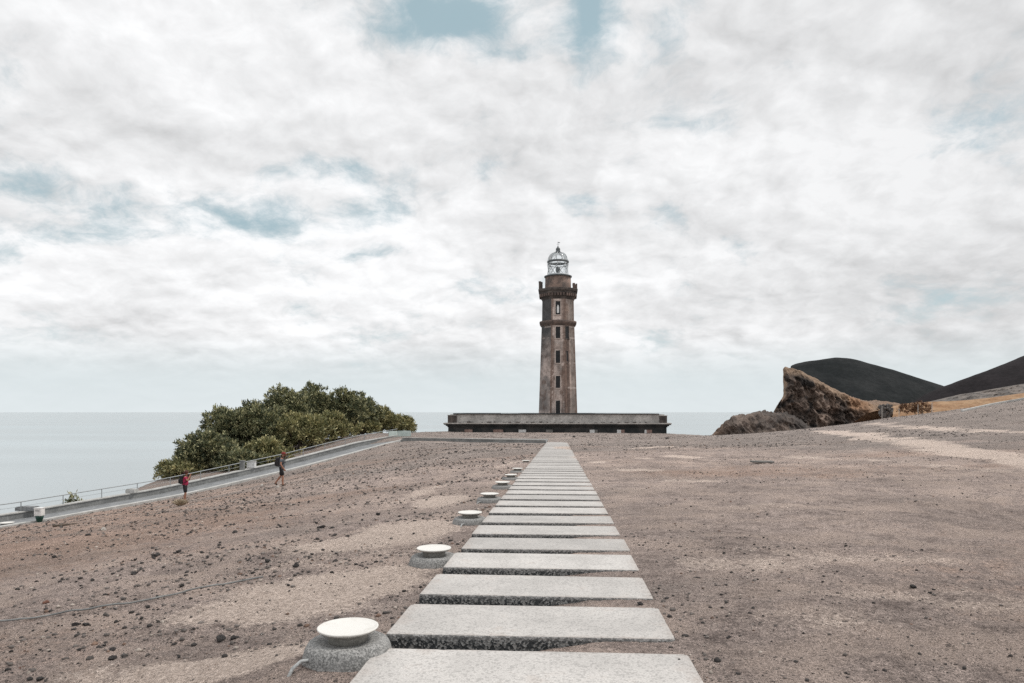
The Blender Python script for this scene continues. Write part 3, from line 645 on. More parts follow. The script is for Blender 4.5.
strip('dry_bank',[(893,408),(905,404.5),(918,402.6),(932,401.8),(950,401.2),(975,399.6),(1000,397),(1024,393.5),(1080,386)],[(893,424),(930,422),(975,418),(1024,410),(1080,405)],122,112,M['bankgrass'],22,.28,3.)
strip('rubble_crest',[(935,403.5),(945,399.5),(955,396.8),(969,393.6),(985,391.2),(1000,388.5),(1012,386.4),(1024,384.3),(1080,376)],[(935,410),(975,406),(1024,402),(1080,395)],140,131,M['rubble'],25,.5,8.)
# dark brown scrub on the bank's near end, and a grey gabion block
def scatter_leaves(name,lumps,n,cols,size,parent=None,up=.25,seed=0,m='leaf'):
    r=np.random.default_rng(seed); V=[];Fc=[];Cc=[]; o=0
    for (c,(rx,ry,rz),cnt) in lumps:
        k=int(cnt)
        d=r.normal(size=(k,3)); d/=np.linalg.norm(d,axis=1)[:,None]; rad_=(.55+.5*r.random(k)**.6); bump=1+.22*np.sin(d[:,0]*5+c[0])*np.cos(d[:,2]*4+c[1])
        cen=np.array(c)+d*np.array((rx,ry,rz))*(rad_*bump)[:,None]
        tone=r.random(k)
        for j in range(k):
            m_=n; dirs=r.normal(size=(m_,3)); dirs/=np.linalg.norm(dirs,axis=1)[:,None]; dirs=dirs*.8+d[j]*.75+np.array((0,0,up)); dirs/=np.linalg.norm(dirs,axis=1)[:,None]
            st=cen[j]+r.normal(size=(m_,3))*size*.42; ln=size*(.6+.8*r.random(m_))[:,None]
            sd=np.cross(dirs,r.normal(size=(m_,3))); sd/=np.linalg.norm(sd,axis=1)[:,None]+1e-9; wd=ln*.17
            q=np.stack([st,st+dirs*ln*.5+sd*wd,st+dirs*ln,st+dirs*ln*.5-sd*wd],1)
            V.append(q.reshape(-1,3)); Fc.append(np.arange(o,o+m_*4).reshape(-1,4)); o+=m_*4
            a=np.asarray(cols[0])*(1-tone[j])+np.asarray(cols[1])*tone[j]; 
            tip=np.asarray(cols[2]); w=(r.random(m_)<.18+.3*(tone[j]>.6))[:,None]*.75
            cc=(a*(1-w)+tip*w)*(.75+.5*r.random((m_,1))); Cc.append(np.repeat(cc,4,0))
    me=np_mesh(name,np.concatenate(V),np.concatenate(Fc),M[m],False); cattr(me,'Col',np.concatenate(Cc)); return link(name,me,parent)
pos=P(921,408.5,112)
sb=empty('scrub_bush',(pos.x,pos.y,pos.z-1.2),0,'rusty brown dry scrub bush on the near end of the orange bank','bush')
scatter_leaves('foliage',[((0,0,1.3),(1.6,.9,.75),60),((-2.2,.2,1.2),(1.2,.8,.5),35)],16,((.12,.06,.035),(.22,.12,.065),(.28,.17,.10)),.35,sb,.5,5)
mb=MB(); [mb.tube([(0,0,-.8),(a*.5,b*.3,.4),(a,b,1.2)],[.06,.045,.02],6) for a,b in ((.5,.2),(-.6,.1),(.1,-.4),(-1.6,.2))]; mb.build('stem',M['bark'],sb,True)
pos=P(885,411,116); mb=MB()
for k in range(70):
    a,b,c=random.uniform(-.85,.85),random.uniform(-.6,.6),random.uniform(-1.0,.9); s=random.uniform(.12,.28)
    mb.box(-s,s,-s,s,-s*.8,s*.8,0,Matrix.Translation((a,b,c))@Matrix.Rotation(random.random()*3,4,(random.random(),random.random(),.5)))
o=mb.build('stone_pier',M['rock_grey'],None,bevel=.03,loc=pos); tag(o,'dark grey piled stone block between cliff foot and orange bank','stone pile')
for k,(px,yt,yb,d) in enumerate(((882,408,420,104),(899,409,418,104),(918,405,419,102),(932,403,416,102))):
    a=P(px,yb+2,d); b=P(px,yt,d); a.z=min(a.z,g1(a.x,a.y)-.1); mb=MB(); mb.tube([(0,0,0),(0,0,(b-a).z)],.045,6); mb.lathe([(.055,(b-a).z-.05),(.055,(b-a).z+.02),(.02,(b-a).z+.05)],8)
    tag(mb.build('marker_post',M['rock_pale'],loc=a),('thin pale post in front of the dark stone block','thin pale post between the stone block and the scrub','thin pale post beside the brown scrub bush','rightmost thin pale post at the end of the orange bank')[k],'post','marker posts at the foot of the bank')
mb=MB(); q=[hit(px,py) or P(px,py,95) for px,py in ((962,412),(975,409.3),(990,405.8),(1005,403),(1024,399.5),(1070,393))]
for a,b in zip(q[:-1],q[1:]):
    e=(b-a); L_=math.hypot(e.x,e.y); mb.box(0,L_,-.12,.12,-.2,.22,0,Matrix.Translation(a)@Matrix.Rotation(math.atan2(e.y,e.x),4,'Z')@Matrix.Rotation(-math.atan2(e.z,L_),4,'Y'))
tag(mb.build('kerb',M['kerb'],bevel=.02),kind='structure')

# ------------------------------------------------------------------ ramp, its wall, railing and furniture
Lr=np.linalg.norm(RA-RB)
def ramp_pt(t,side,dz=0.):
    p=RB+RD*Lr*t+RN*side; return Vector((p[0],p[1],E+float(rampz(np.array(t)))+dz))
near=[ramp_pt(t,0) for t in np.linspace(-1,1,30)]; far=[ramp_pt(t,RW) for t in np.linspace(-1,.9,29)]+[ramp_pt(.96,RW)]
end_n=P(546,443,75.6); end_f=P(548,440.,80.5)
near+= [near[-1].lerp(end_n,k/10) for k in range(1,11)]; cf=Vector((near[29].x-1.2,near[29].y+4.6,near[29].z+.02)); far[-1]=cf
far += [cf.lerp(end_f,k/10) for k in range(1,11)]
def sweep(line,other,prof):
    """profile (across, up) pairs swept along line, across measured towards other"""
    vs=[];n=len(prof)
    for a,b in zip(line,other):
        e=(b-a); e.z=0; e.normalize(); vs+=[a+e*s+Vector((0,0,h)) for s,h in prof]
    return vs,[(i*n+k,i*n+(k+1)%n,(i+1)*n+(k+1)%n,(i+1)*n+k) for i in range(len(line)-1) for k in range(n)]+[tuple(range(n)),tuple((len(line)-1)*n+k for k in range(n))]
mb=MB(); vs=[];
for a,b in zip(near,far): vs+=[a+Vector((0,0,.0)),a.lerp(b,.5)+Vector((0,0,.03)),b+Vector((0,0,.0))]
mb.add(vs,[(i*3+k,i*3+k+1,i*3+k+4,i*3+k+3) for i in range(len(near)-1) for k in (0,1)]); ro=mb.build('ramp_road',M['road']); tag(ro,kind='structure')
if ro.data.polygons[0].normal.z<0: ro.data.flip_normals()
mb=MB(); mb.add(*sweep(near,far,[(-.12,-.6),(.24,-.6),(.24,.15),(-.12,.15)])); tag(mb.build('ramp_kerb',M['kerb'],bevel=.02),kind='structure')
mb=MB(); mb.add(*sweep(far[29:],near[29:],[(-.12,-.6),(.2,-.6),(.2,.12),(-.12,.12)])); tag(mb.build('ramp_kerb',M['kerb'],bevel=.02),kind='structure')
wallo=empty('retaining_wall',far[10],0,'long low grey concrete wall along the seaward side of the ramp','wall')
def rel(o,root): o.location=-root.location; return o
mb=MB(); mb.add(*sweep(far[:30],near[:30],[(-.35,-1.2),(0,-1.2),(0,.36),(-.35,.36)])); rel(mb.build('wall_body',M['wallc'],wallo),wallo)
mb=MB(); mb.add(*sweep(far[:30],near[:30],[(-.4,.36),(.05,.36),(.05,.44),(-.4,.44)])); rel(mb.build('coping',M['kerb'],wallo,bevel=.012),wallo)
railing=empty('metal_railing',far[10]+Vector((0,0,.44)),0,'thin grey metal railing on top of the low ramp wall, above the sea','railing')
mb=MB(); rl=[a+(far[i]-near[i]).normalized()*.17+Vector((0,0,1.05)) for i,a in enumerate(far[:30])]
mb.tube(rl,.032,8); rel(mb.build('top_rail',M['rail'],railing,True),railing)
mb=MB(); mb.tube([a-Vector((0,0,.3)) for a in rl],.012,6); rel(mb.build('mid_wire',M['rail'],railing,True),railing)
for t in np.arange(-.95,1.,.0752):
    a=ramp_pt(t,RW+.17,.42); mb=MB(); mb.tube([a,a+Vector((0,0,.63))],.028,8); mb.lathe([(.06,0),(.06,.03)],8,c=tuple(a+Vector((0,0,.02)))); rel(mb.build('post',M['rail'],railing),railing)
# pale end panels where the ramp turns the corner
A_=far[29]
for e in ((far[29]-far[27]).normalized()*-1.5,(far[31]-far[29]).normalized()*1.5):
    mb=MB(); mb.box(.03,1.45,-.03,.03,.1,.7,0,Matrix.Translation(A_+Vector((0,0,.15)))@Matrix.Rotation(math.atan2(e.y,e.x),4,'Z')); rel(mb.build('end_panel',M['panel'],railing,bevel=.01),railing)
mb=MB(); mb.add(*sweep(near[29:],far[29:],[(-.3,-.6),(-.12,-.6),(-.12,.3),(-.3,.3)])); cw=mb.build('crest_wall',M['wallc']); tag(cw,'very low grey wall across the crest from the ramp corner to the path end','wall',None,'thing')
mb=MB(); mb.add(*sweep(near[29:],far[29:],[(-.34,.3),(-.1,.3),(-.1,.36),(-.34,.36)])); mb.build('coping',M['kerb'],cw)
# pipe rail along the near kerb top on the crest
def on_wall(px,name,build,label,cat,group=None):
    s=(px-HX)/F; lo,hi=-1.,1.
    for _ in range(40):
        t=(lo+hi)/2; p=ramp_pt(t,RW+.17)
        if p.x/p.y<s: lo=t
        else: hi=t
    p=ramp_pt(t,RW+.17,.44); return tag(build(p),label,cat,group)
def post_b(p):
    mb=MB(); mb.box(-.17,.17,-.15,.15,-.02,.72); mb.box(-.2,.2,-.18,.18,.72,.78); return mb.build('concrete_post',M['wallc'],bevel=.015,loc=p)
def box_b(p):
    r=empty('utility_cabinet',p); mb=MB(); mb.box(-.34,.34,-.2,.2,0,.52); mb.build('body',M['white'],r,bevel=.015)
    mb=MB(); mb.box(-.38,.38,-.24,.24,.52,.57); mb.build('lid',M['kerb'],r,bevel=.01); mb=MB(); mb.box(-.3,.3,-.225,-.203,.04,.48); d=mb.build('door',M['white'],r,bevel=.006); mb=MB(); mb.box(.2,.24,-.25,-.227,.2,.32); mb.build('handle',M['rail'],d); return r
on_wall(242.3,'p',post_b,'short grey concrete post on the ramp wall beside the white cabinet','post')
on_wall(251.5,'c',box_b,'small white cabinet with flat lid on the ramp wall before the shrubs','cabinet')
def blk(w,h,m):
    def f(p):
        mb=MB(); mb.box(-w,w,-.3,.3,-.01,h); mb.box(-w*.93,w*.93,-.25,.25,h,h+.05); return mb.build('concrete_block',M[m],bevel=.02,loc=p)
    return f
on_wall(27.5,'b',blk(.62,.2,'road'),'flat dark slab lying on the ramp wall behind the litter bin','slab','blocks lying on the ramp wall')
on_wall(132,'b',blk(.33,.22,'kerb'),'pale concrete block on the ramp wall, left of the shrubs','block','blocks lying on the ramp wall')
# litter bin
p=P(39.5,522.5,43.5); p=Vector((p.x,p.y,g1(p.x,p.y)-.03)); 
b=empty('litter_bin',p,0,'litter bin with white upper part and dark green tapered base by the ramp kerb','bin')
mb=MB(); mb.lathe([(.12,0),(.14,.05),(.15,.1),(.21,.3),(.235,.44)],20); mb.build('green_base',M['green'],b,True)
mb=MB(); mb.box(-.215,.215,-.2,.2,.44,.90); mb.build('white_hood',M['white'],b,bevel=.02)
mb=MB(); mb.box(-.235,.235,-.22,.22,.90,.94); mb.build('lid',M['white'],b,bevel=.01)
mb=MB(); mb.box(-.13,.13,-.209,-.2025,.74,.79); mb.build('slot',M['wallc'],b)
for (px,py,d,s,lb) in ((7,522.6,43.2,1.75,'large pale disc lamp at the foot of the ramp, left of the litter bin'),(74,509.8,48.5,1.5,'pale disc lamp on the ramp surface, right of the litter bin')):
    o=copy_tree(lamp); o.location=P(px,py,d); o.scale=(s,)*3; o.rotation_euler.z=2.; tag(o,lb,'lamp','disc lamps beside the ramp')
# ------------------------------------------------------------------ shrubs behind the ramp
DK=((.050,.066,.038),(.185,.195,.10),(.52,.49,.28)); OL=((.115,.125,.058),(.28,.27,.125),(.55,.49,.26))
sh=[(180,472,59,20,12,OL,'low yellow-green shrub tip at the seaward end of the thicket, lowest of all'),
(206,455,61,25,23,DK,'dark shrub on the seaward flank, second from the low tip'),
(229,430,66,22,25,DK,'dark green shrub forming the steep seaward shoulder of the thicket'),
(236,461,60,24,14,DK,'low dark shrub hanging over the ramp railing, left of the grey post'),
(256,432,66,28,29,DK,'broad dark shrub above the white cabinet on the ramp wall'),
(268,455,62,24,15,OL,'low olive shrub just right of the white cabinet'),
(286,419,72,26,30,DK,'tall shrub just left of the thicket top'),
(313,409,76,24,25,DK,'tallest shrub, crowning the thicket'),
(299,431,66,25,18,OL,'olive shrub in the middle of the thicket, above the man walking'),
(344,415,75,21,24,DK,'rounded dark shrub right of the thicket top'),
(331,426,70,21,12.5,OL,'low olive shrub at the foot of the thicket beside the bare brown slope'),
(363,415,78,15,22,DK,'upright dark shrub second from the landward end of the tall ones'),
(381,419,81,15,13,OL,'yellow-green shrub on the landward shoulder, lower than its neighbour'),
(399,424,84,12,10,OL,'smallest rounded shrub at the landward end of the thicket'),
(362,427,76,13,7,OL,'tiny olive shrub on the bare slope at the landward foot of the thicket')]
for k,(px,py,d,rx,rz,cl,lb) in enumerate(sh):
    d+=5; rx*=1.13; rz*=1.02; c=P(px,py,d); ax=rx/F*d; az=rz/F*d; g=g1(c.x,c.y); g=min(g,c.z-az*.8)
    s=empty('shrub',(c.x,c.y,g),0,lb,'shrub','shrubs of the thicket behind the ramp')
    hz=c.z-g; r=np.random.default_rng(100+k); lumps=[]; nl=max(4,int(ax*az*2.4))
    for j in range(nl):
        a=r.normal(size=3); a/=np.linalg.norm(a); a[2]=a[2]*.9+.1; q=.62
        lumps.append(((a[0]*ax*q,a[1]*ax*q*.8,hz+a[2]*az*q),(ax*.42,ax*.42,az*.40),26+8*ax))
    lumps.append(((0,0,hz),(ax*.72,ax*.6,az*.72),70)); lumps.append(((ax*.5,ax*.4,hz-az*.2),(ax*.7,ax*.5,az*.6),50)); lumps.append(((-ax*.5,ax*.4,hz-az*.2),(ax*.7,ax*.5,az*.6),50))
    scatter_leaves('crown',lumps,30,cl,.27,s,.5,200+k)
    mb=MB(); mb.tube([(0,0,-.3),(.1,0,hz*.35),(.05,.1,hz*.75)],[.2,.15,.09],8)
    for j in range(6):
        a=j*1.05; mb.tube([(.08,0,hz*(.25+.06*j)),(math.cos(a)*ax*.35,math.sin(a)*ax*.3,hz*(.5+.06*j)),(math.cos(a)*ax*.7,math.sin(a)*ax*.5,hz+az*(.1*j-.3))],[.1,.06,.025],6)
    mb.build('trunk',M['bark'],s,True)
p=P(74.5,503,50.5); s=empty('seaside_plant',(p.x,p.y,p.z-.35),0,'small dark spiky plant poking above the ramp wall against the sea','plant')
scatter_leaves('foliage',[((0,0,.55),(.28,.25,.28),9),((-.3,0,.3),(.25,.2,.15),5),((.35,0,.3),(.25,.2,.15),5)],12,DK,.3,s,.6,77); mb=MB(); mb.tube([(0,0,-1.2),(0,0,.5)],[.05,.02],6); mb.build('stem',M['bark'],s)
# dry tuft in front of the first walker
p=hit(180.5,506); s=empty('grass_tuft',p,0,'round tuft of dry tan grass at the feet of the person in red','grass tuft')
r=np.random.default_rng(9); V=[];Fc=[]
for k in range(800):
    a=r.random()*6.28; el=r.random()**.7; d=np.array((math.cos(a)*el*.75,math.sin(a)*el*.75,1.35-.6*el)); d/=np.linalg.norm(d); L_=.40*(.6+.5*r.random()); b0=np.array((math.cos(a)*.08*el,math.sin(a)*.08*el,-.03)); sd=np.cross(d,r.normal(size=3)); sd/=np.linalg.norm(sd); w=.013
    mid=b0+d*L_*.6; tip=b0+d*L_+np.array((d[0]*.08,d[1]*.08,-.05)); o=len(V); V+=[b0-sd*w,b0+sd*w,mid+sd*w,tip,mid-sd*w]; Fc.append((o,o+1,o+2,o+3,o+4))
link('blades',np_mesh('blades',np.array(V),np.array(Fc),M['tuft']),s)
# ------------------------------------------------------------------ people
def skin(name,joints,edges,m,parent,root,sub=2):
    names=list(joints); me=bpy.data.meshes.new(name); me.from_pydata([joints[n][0] for n in names],[(names.index(a),names.index(b)) for a,b in edges],[])
    o=bpy.data.objects.new(name,me); C.objects.link(o); md=o.modifiers.new('Skin','SKIN'); md.use_smooth_shade=True; md.branch_smoothing=.6
    for i,n in enumerate(names):
        r_=joints[n][1]; r_=r_ if isinstance(r_,tuple) else (r_,r_); me.skin_vertices[0].data[i].radius=r_; me.skin_vertices[0].data[i].use_root=(n==root)
    sm=o.modifiers.new('S','SUBSURF'); sm.levels=sub; sm.render_levels=sub
    dg=bpy.context.evaluated_depsgraph_get(); dg.update(); ne=bpy.data.meshes.new_from_object(o.evaluated_get(dg)); ne.name=name; bpy.data.objects.remove(o)
    ne.materials.clear(); ne.materials.append(m); ne.polygons.foreach_set('use_smooth',[True]*len(ne.polygons))
    return link(name,ne,parent)
def fingers(J,Eg,side,hand,dirv,palm):
    h=Vector(J[hand][0]); d=Vector(dirv).normalized(); a=Vector((1,0,0)) if abs(d.x)<.6 else Vector((0,0,1)); a=(a-d*a.dot(d)).normalized()
    q=d.cross(a)*(-side)
    for i,(o_,l) in enumerate(((-.03,.062),(-.01,.075),(.011,.078),(.031,.068))):
        b=h+d*.045+a*o_*.9; J[f'f{side}{i}a']=(tuple(b),.010); J[f'f{side}{i}b']=(tuple(b+d*l*.5+q*.006),.009); J[f'f{side}{i}c']=(tuple(b+d*l*.85+q*.028),.0075)
        Eg += [(hand,f'f{side}{i}a'),(f'f{side}{i}a',f'f{side}{i}b'),(f'f{side}{i}b',f'f{side}{i}c')]
    b=h-a*.035+q*.012; J[f't{side}a']=(tuple(b),.011); J[f't{side}b']=(tuple(b+d*.045-a*.018+q*.012),.0095); Eg += [(hand,f't{side}a'),(f't{side}a',f't{side}b')]
def person(loc,rz,label,arms,legs,head,shirt,shorts_m,hatfn,scale=1.):
    root=empty('person',loc,rz,label,'person'); root.scale=(scale,)*3
    J={'pelvis':((0,0,.94),(.125,.15)),'waist':((.01,0,1.08),(.105,.135)),'chest':((.03,0,1.27),(.125,.165)),'upper':((.035,0,1.40),(.09,.13)),'neck':((.05,0,1.485),.055)}
    hx,hz=head
    J['skull']=((hx,0,hz),(.075,.072)); J['crown']=((hx+.005,0,hz+.085),(.082,.072)); J['chin']=((hx+.045,0,hz-.05),(.04,.038)); J['nose']=((hx+.10,0,hz+.025),.012)
    Eg=[('pelvis','waist'),('waist','chest'),('chest','upper'),('upper','neck'),('neck','skull'),('skull','crown'),('skull','chin'),('skull','nose')]
    for sd in (-1,1):
        J[f'ear{sd}']=((hx-.005,sd*.082,hz+.03),.014); Eg.append(('skull',f'ear{sd}'))
        k,an,toe=legs[sd]; J[f'hip{sd}']=((0,sd*.095,.88),.088); J[f'thigh{sd}']=(tuple(Vector((0,sd*.1,.88)).lerp(Vector((k[0],sd*.1,k[1])),.5)),.075); J[f'knee{sd}']=((k[0],sd*.1,k[1]),.055)
        kv=Vector((k[0],sd*.1,k[1])); av=Vector((an[0],sd*.1,an[1])); J[f'calf{sd}']=(tuple(kv.lerp(av,.35)-Vector((.012,0,0))),.055); J[f'ankle{sd}']=(tuple(av),.038)
        J[f'heel{sd}']=((an[0]-.04,sd*.1,an[1]-.04),.034); J[f'toe{sd}']=((toe[0],sd*.11,toe[1]),.03)
        Eg+=[('pelvis',f'hip{sd}'),(f'hip{sd}',f'thigh{sd}'),(f'thigh{sd}',f'knee{sd}'),(f'knee{sd}',f'calf{sd}'),(f'calf{sd}',f'ankle{sd}'),(f'ankle{sd}',f'heel{sd}'),(f'ankle{sd}',f'toe{sd}')]
        el,wr_=arms[sd]; J[f'sh{sd}']=((.03,sd*.175,1.40),.06); J[f'el{sd}']=(el,.042); J[f'wr{sd}']=(wr_,.03)
        d=(Vector(wr_)-Vector(el)).normalized(); J[f'hand{sd}']=(tuple(Vector(wr_)+d*.06),(.022,.036)); Eg+=[('upper',f'sh{sd}'),(f'sh{sd}',f'el{sd}'),(f'el{sd}',f'wr{sd}'),(f'wr{sd}',f'hand{sd}')]
        fingers(J,Eg,sd,f'hand{sd}',d,None)
    skin('body',J,Eg,M['skin'],root,'pelvis')
    g=lambda n,k:(J[n][0],tuple((r_+k) for r_ in (J[n][1] if isinstance(J[n][1],tuple) else (J[n][1],)*2)))
    K={n:g(n,.04) for n in ('waist','chest','upper')}; K['hem']=((-.005,0,.90),(.175,.195)); Ke=[('hem','waist'),('waist','chest'),('chest','upper')]
    for sd in (-1,1):
        K[f'sh{sd}']=g(f'sh{sd}',.024); a=Vector(J[f'sh{sd}'][0]); b=Vector(J[f'el{sd}'][0]); K[f'sl{sd}']=(tuple(a.lerp(b,.62)),.066); Ke+=[('upper',f'sh{sd}'),(f'sh{sd}',f'sl{sd}')]
    skin('shirt',K,Ke,shirt,root,'hem')
    K={'waist':((.0,0,1.06),(.15,.17)),'pelvis':((0,0,.92),(.165,.18))}; Ke=[('waist','pelvis')]
    for sd in (-1,1):
        K[f'hip{sd}']=g(f'hip{sd}',.03); K[f'th{sd}']=g(f'thigh{sd}',.032); a=Vector(J[f'thigh{sd}'][0]); b=Vector(J[f'knee{sd}'][0]); K[f'kn{sd}']=(tuple(a.lerp(b,.88)),.10); Ke+=[('pelvis',f'hip{sd}'),(f'hip{sd}',f'th{sd}'),(f'th{sd}',f'kn{sd}')]
    skin('shorts',K,Ke,shorts_m,root,'pelvis')
    for sd in (-1,1):
        K={n+'':g(n+str(sd),.016) for n in ('ankle','heel','toe')}; skin('shoe',K,[('ankle','heel'),('ankle','toe')],M['shoe'],root,'ankle')
        mb=MB(); mb.lathe([(.002,-.011),(.009,-.006),(.011,0),(.009,.006),(.002,.011)],8,c=(hx+.082,sd*.032,hz+.048)); mb.build('eye',M['eye'],root,True)
    hatfn(root,hx,hz)
    return root
def cap(root,hx,hz):
    mb=MB(); c=(hx-.008,0,hz+.062); mb.lathe([(.108,0),(.112,.02),(.105,.065),(.075,.105),(.03,.122),(.01,.125)],20,c=c); o=mb.build('cap',M['cap_red'],root,True)
    mb=MB(); mb.add([(c[0]+.09,-.08,c[2]+.005),(c[0]+.09,.08,c[2]+.005),(c[0]+.19,.055,c[2]-.012),(c[0]+.19,-.055,c[2]-.012),(c[0]+.09,-.08,c[2]+.017),(c[0]+.09,.08,c[2]+.017),(c[0]+.19,.055,c[2]),(c[0]+.19,-.055,c[2])],[(0,1,2,3),(4,7,6,5),(0,4,5,1),(1,5,6,2),(2,6,7,3),(3,7,4,0)]); mb.build('brim',M['cap_red'],o)
    mb=MB(); mb.lathe([(.02,-.095),(.05,-.09),(.062,-.06),(.06,-.03),(.045,-.015)],14,c=(hx+.05,0,hz+.015)); mb.build('beard',M['hair'],root,True)
def hairdo(root,hx,hz):
    mb=MB(); mb.lathe([(.075,-.05),(.098,-.01),(.108,.05),(.10,.1),(.07,.14),(.02,.158)],20,c=(hx-.022,0,hz+.02)); mb.build('hair',M['hair'],root,True)
    mb=MB(); mb.tube([(hx-.1,0,hz+.08),(hx-.16,0,hz+.03),(hx-.17,0,hz-.1)],[.035,.04,.015],8); mb.build('ponytail',M['hair'],root,True)
def backpack(loc,rz,label,sc=1.):
    r_=empty('backpack',loc,rz,label,'backpack'); r_.scale=(sc,)*3
    mb=MB(); mb.box(-.27,-.085,-.15,.15,1.02,1.48); mb.build('main_bag',M['pack'],r_,bevel=.05); mb=MB(); mb.box(-.33,-.272,-.11,.11,1.05,1.28); mb.build('front_pocket',M['pack'],r_,bevel=.025)
    for sd in (-1,1):
        mb=MB(); mb.tube([(-.13,sd*.1,1.44),(-.05,sd*.11,1.515),(.10,sd*.115,1.49),(.185,sd*.115,1.36),(.16,sd*.125,1.2),(0,sd*.19,1.1),(-.12,sd*.12,1.06)],.017,6); mb.build('strap',M['pack'],r_,True)
    return r_
p=hit(281.5,486.3); sc=34.3/F*p.y/1.76
m1=person(p+Vector((0,0,-.01)),.1,'man in faded red cap, grey t-shirt and black shorts striding uphill beside the ramp',
  {-1:((.02,-.25,1.13),(.15,-.2,.93)),1:((-.03,.25,1.13),(.07,.22,.9))},{-1:((.09,.5),(.09,.085),(.25,.035)),1:((-.06,.5),(-.33,.16),(-.24,.045))},(.11,1.58),M['cloth_grey'],M['cloth_black'],cap,sc)
backpack(m1.location.copy(),.1,'black backpack worn by the man in the red cap',sc)
p2=hit(182.,503.2); sc2=31.5/F*p2.y/1.72
m2=person(p2+Vector((0,.35,-.01)),.25,'person in crimson shirt and black shorts holding both hands up to the face',
  {-1:((.17,-.24,1.20),(.26,-.07,1.46)),1:((.17,.24,1.20),(.26,.07,1.46))},{-1:((.05,.5),(.02,.085),(.18,.035)),1:((.0,.5),(-.08,.085),(.08,.035))},(.085,1.59),M['cloth_red'],M['cloth_black'],hairdo,sc2)
backpack(m2.location.copy(),.25,'dark backpack worn by the person in the crimson shirt',sc2)
# ------------------------------------------------------------------ cable, plank, rocks, gravel
cab=[(0,627),(40,621),(80,614),(130,606.5),(170,600),(205,592.5),(240,586),(275,580.5)]
mb=MB(); ps=[hit(a-6,b) for a,b in [(-30,632)]+cab]; fine=[]
for a,b in zip(ps[:-1],ps[1:]):
    for k in range(6):
        q=a.lerp(b,k/6); fine.append(Vector((q.x,q.y,np.mean([g1(q.x+a_,q.y+b_) for a_ in (-.5,0,.5) for b_ in (-.3,0,.3)])+.035)))
mb.tube(fine,.011,8); tag(mb.build('cable',M['wallc'],None,True),'long thin grey cable lying across the bare ground at the lower left','cable')
p=hit(762,463); mb=MB(); mb.box(-.48,.48,-.16,.16,.02,.09); o=mb.build('stone_plank',M['infill_grey'],bevel=.015,loc=p); o.rotation_euler=(.05,.01,.05); tag(o,'pale flat plank lying alone on the bare ground right of the path','plank')
p=hit(277.5,487.8); 
def rock_mesh(seed,sub,rough):
    bm=bmesh.new(); bmesh.ops.create_icosphere(bm,subdivisions=sub,radius=1.); r_=random.Random(seed); ax=[Vector((r_.gauss(0,1),r_.gauss(0,1),r_.gauss(0,1))).normalized() for _ in range(9)]; of=[r_.uniform(.55,.9) for _ in ax]
    from mathutils import noise as mn
    for v in bm.verts:
        c=v.co.copy()
        for a,o_ in zip(ax,of):
            k=c.dot(a)
            if k>o_: c-=a*(k-o_)
        c*=1+rough*mn.noise(c*2.3+Vector((seed,0,0)))+rough*.5*mn.noise(c*6+Vector((seed,9,0))); v.co=Vector((c.x*1.15,c.y,c.z*.85))
    me=bpy.data.meshes.new('rock'); bm.to_mesh(me); bm.free(); return me
RM=[]
for k in range(10):
    a=rock_mesh(k,2,.5); a.materials.append(M[('rock','rock','rock_grey','rock','rock_grey','rock','rock','rock_grey','rock_red','rock_pale')[k]]); RM.append(a)
def place_rock(p,s,kind,label=None):
    o=link('rock',RM[kind]); o.location=(p.x,p.y,p.z+s*.22); o.scale=(s*random.uniform(.85,1.2),s*random.uniform(.85,1.2),s*random.uniform(.8,1.15)); o.rotation_euler=(random.uniform(-.3,.3),random.uniform(-.3,.3),random.random()*6.28)
    tag(o,label or ('small loose black volcanic stone scattered on the ash ground','small loose grey volcanic stone scattered on the ash ground','small loose reddish volcanic stone scattered on the ash ground','small loose pale stone scattered on the ash ground')[0 if kind in(0,1,3,5,6) else 1 if kind in (2,4,7) else 2 if kind==8 else 3],'rock','stones scattered over the ash ground'); return o
known=[(221,641,11,0,'largest black block of scoria on the left, beside the pale sand patch'),(913,588,6,0,'black stone lying alone on the bare right-hand ground'),(930,594,3.6,1,'small black stone right of the lone black one on the right-hand ground'),
 (46,603,6,8,'reddish brown stone at the far left of the ground'),(113,651,7,0,'black rock in the front left cluster, upper of two'),(113,660,7.5,3,'black rock in the front left cluster, lower of two'),(124,657,6,2,'grey rock at the right of the front left cluster'),
 (296,567,6,0,'pyramid-shaped black stone on the pale ground above the cable end'),(76,626,6,1,'black stone just below the cable, left of a similar one'),(86,626,5.5,3,'black stone just below the cable, right of a similar one'),(235,533,5,0,'black stone on the middle left slope, larger than those round it'),
 (123,600,5,2,'grey stones touching the cable'),(30,681,6,0,'black rock at the bottom left edge of the photo'),(40,681,6,3,'black rock at the bottom edge beside a similar one'),(182,587,4.5,1,'black stone just above the cable on the left'),(640,605,6,0,'black stone touching the right edge of the path'),
 (277.5,487.8,4,9,'white stone right under the feet of the man in the cap'),(262,486,3,9,'small white stone behind the feet of the man in the cap'),(574,437.5,3.2,0,'black rock on the crest in front of the dark house'),(667,439,3.2,1,'black rock on the crest near the right end of the house'),
 (456,452.5,3,0,'black stone near the crest left of the path'),(61,527.5,3.2,2,'grey stone at the end of a dark stick near the ramp'),(103,531,6,9,'pale flat stone on the upper left slope'),(404,592,3.5,3,'black stone on the pale sand between the two nearest lamps')]
for px,py,w,k,lb in known:
    p=hit(px,py)
    if p: place_rock(p,w/F*p.y*.52,k,lb)
cnt=len(known); tries=0
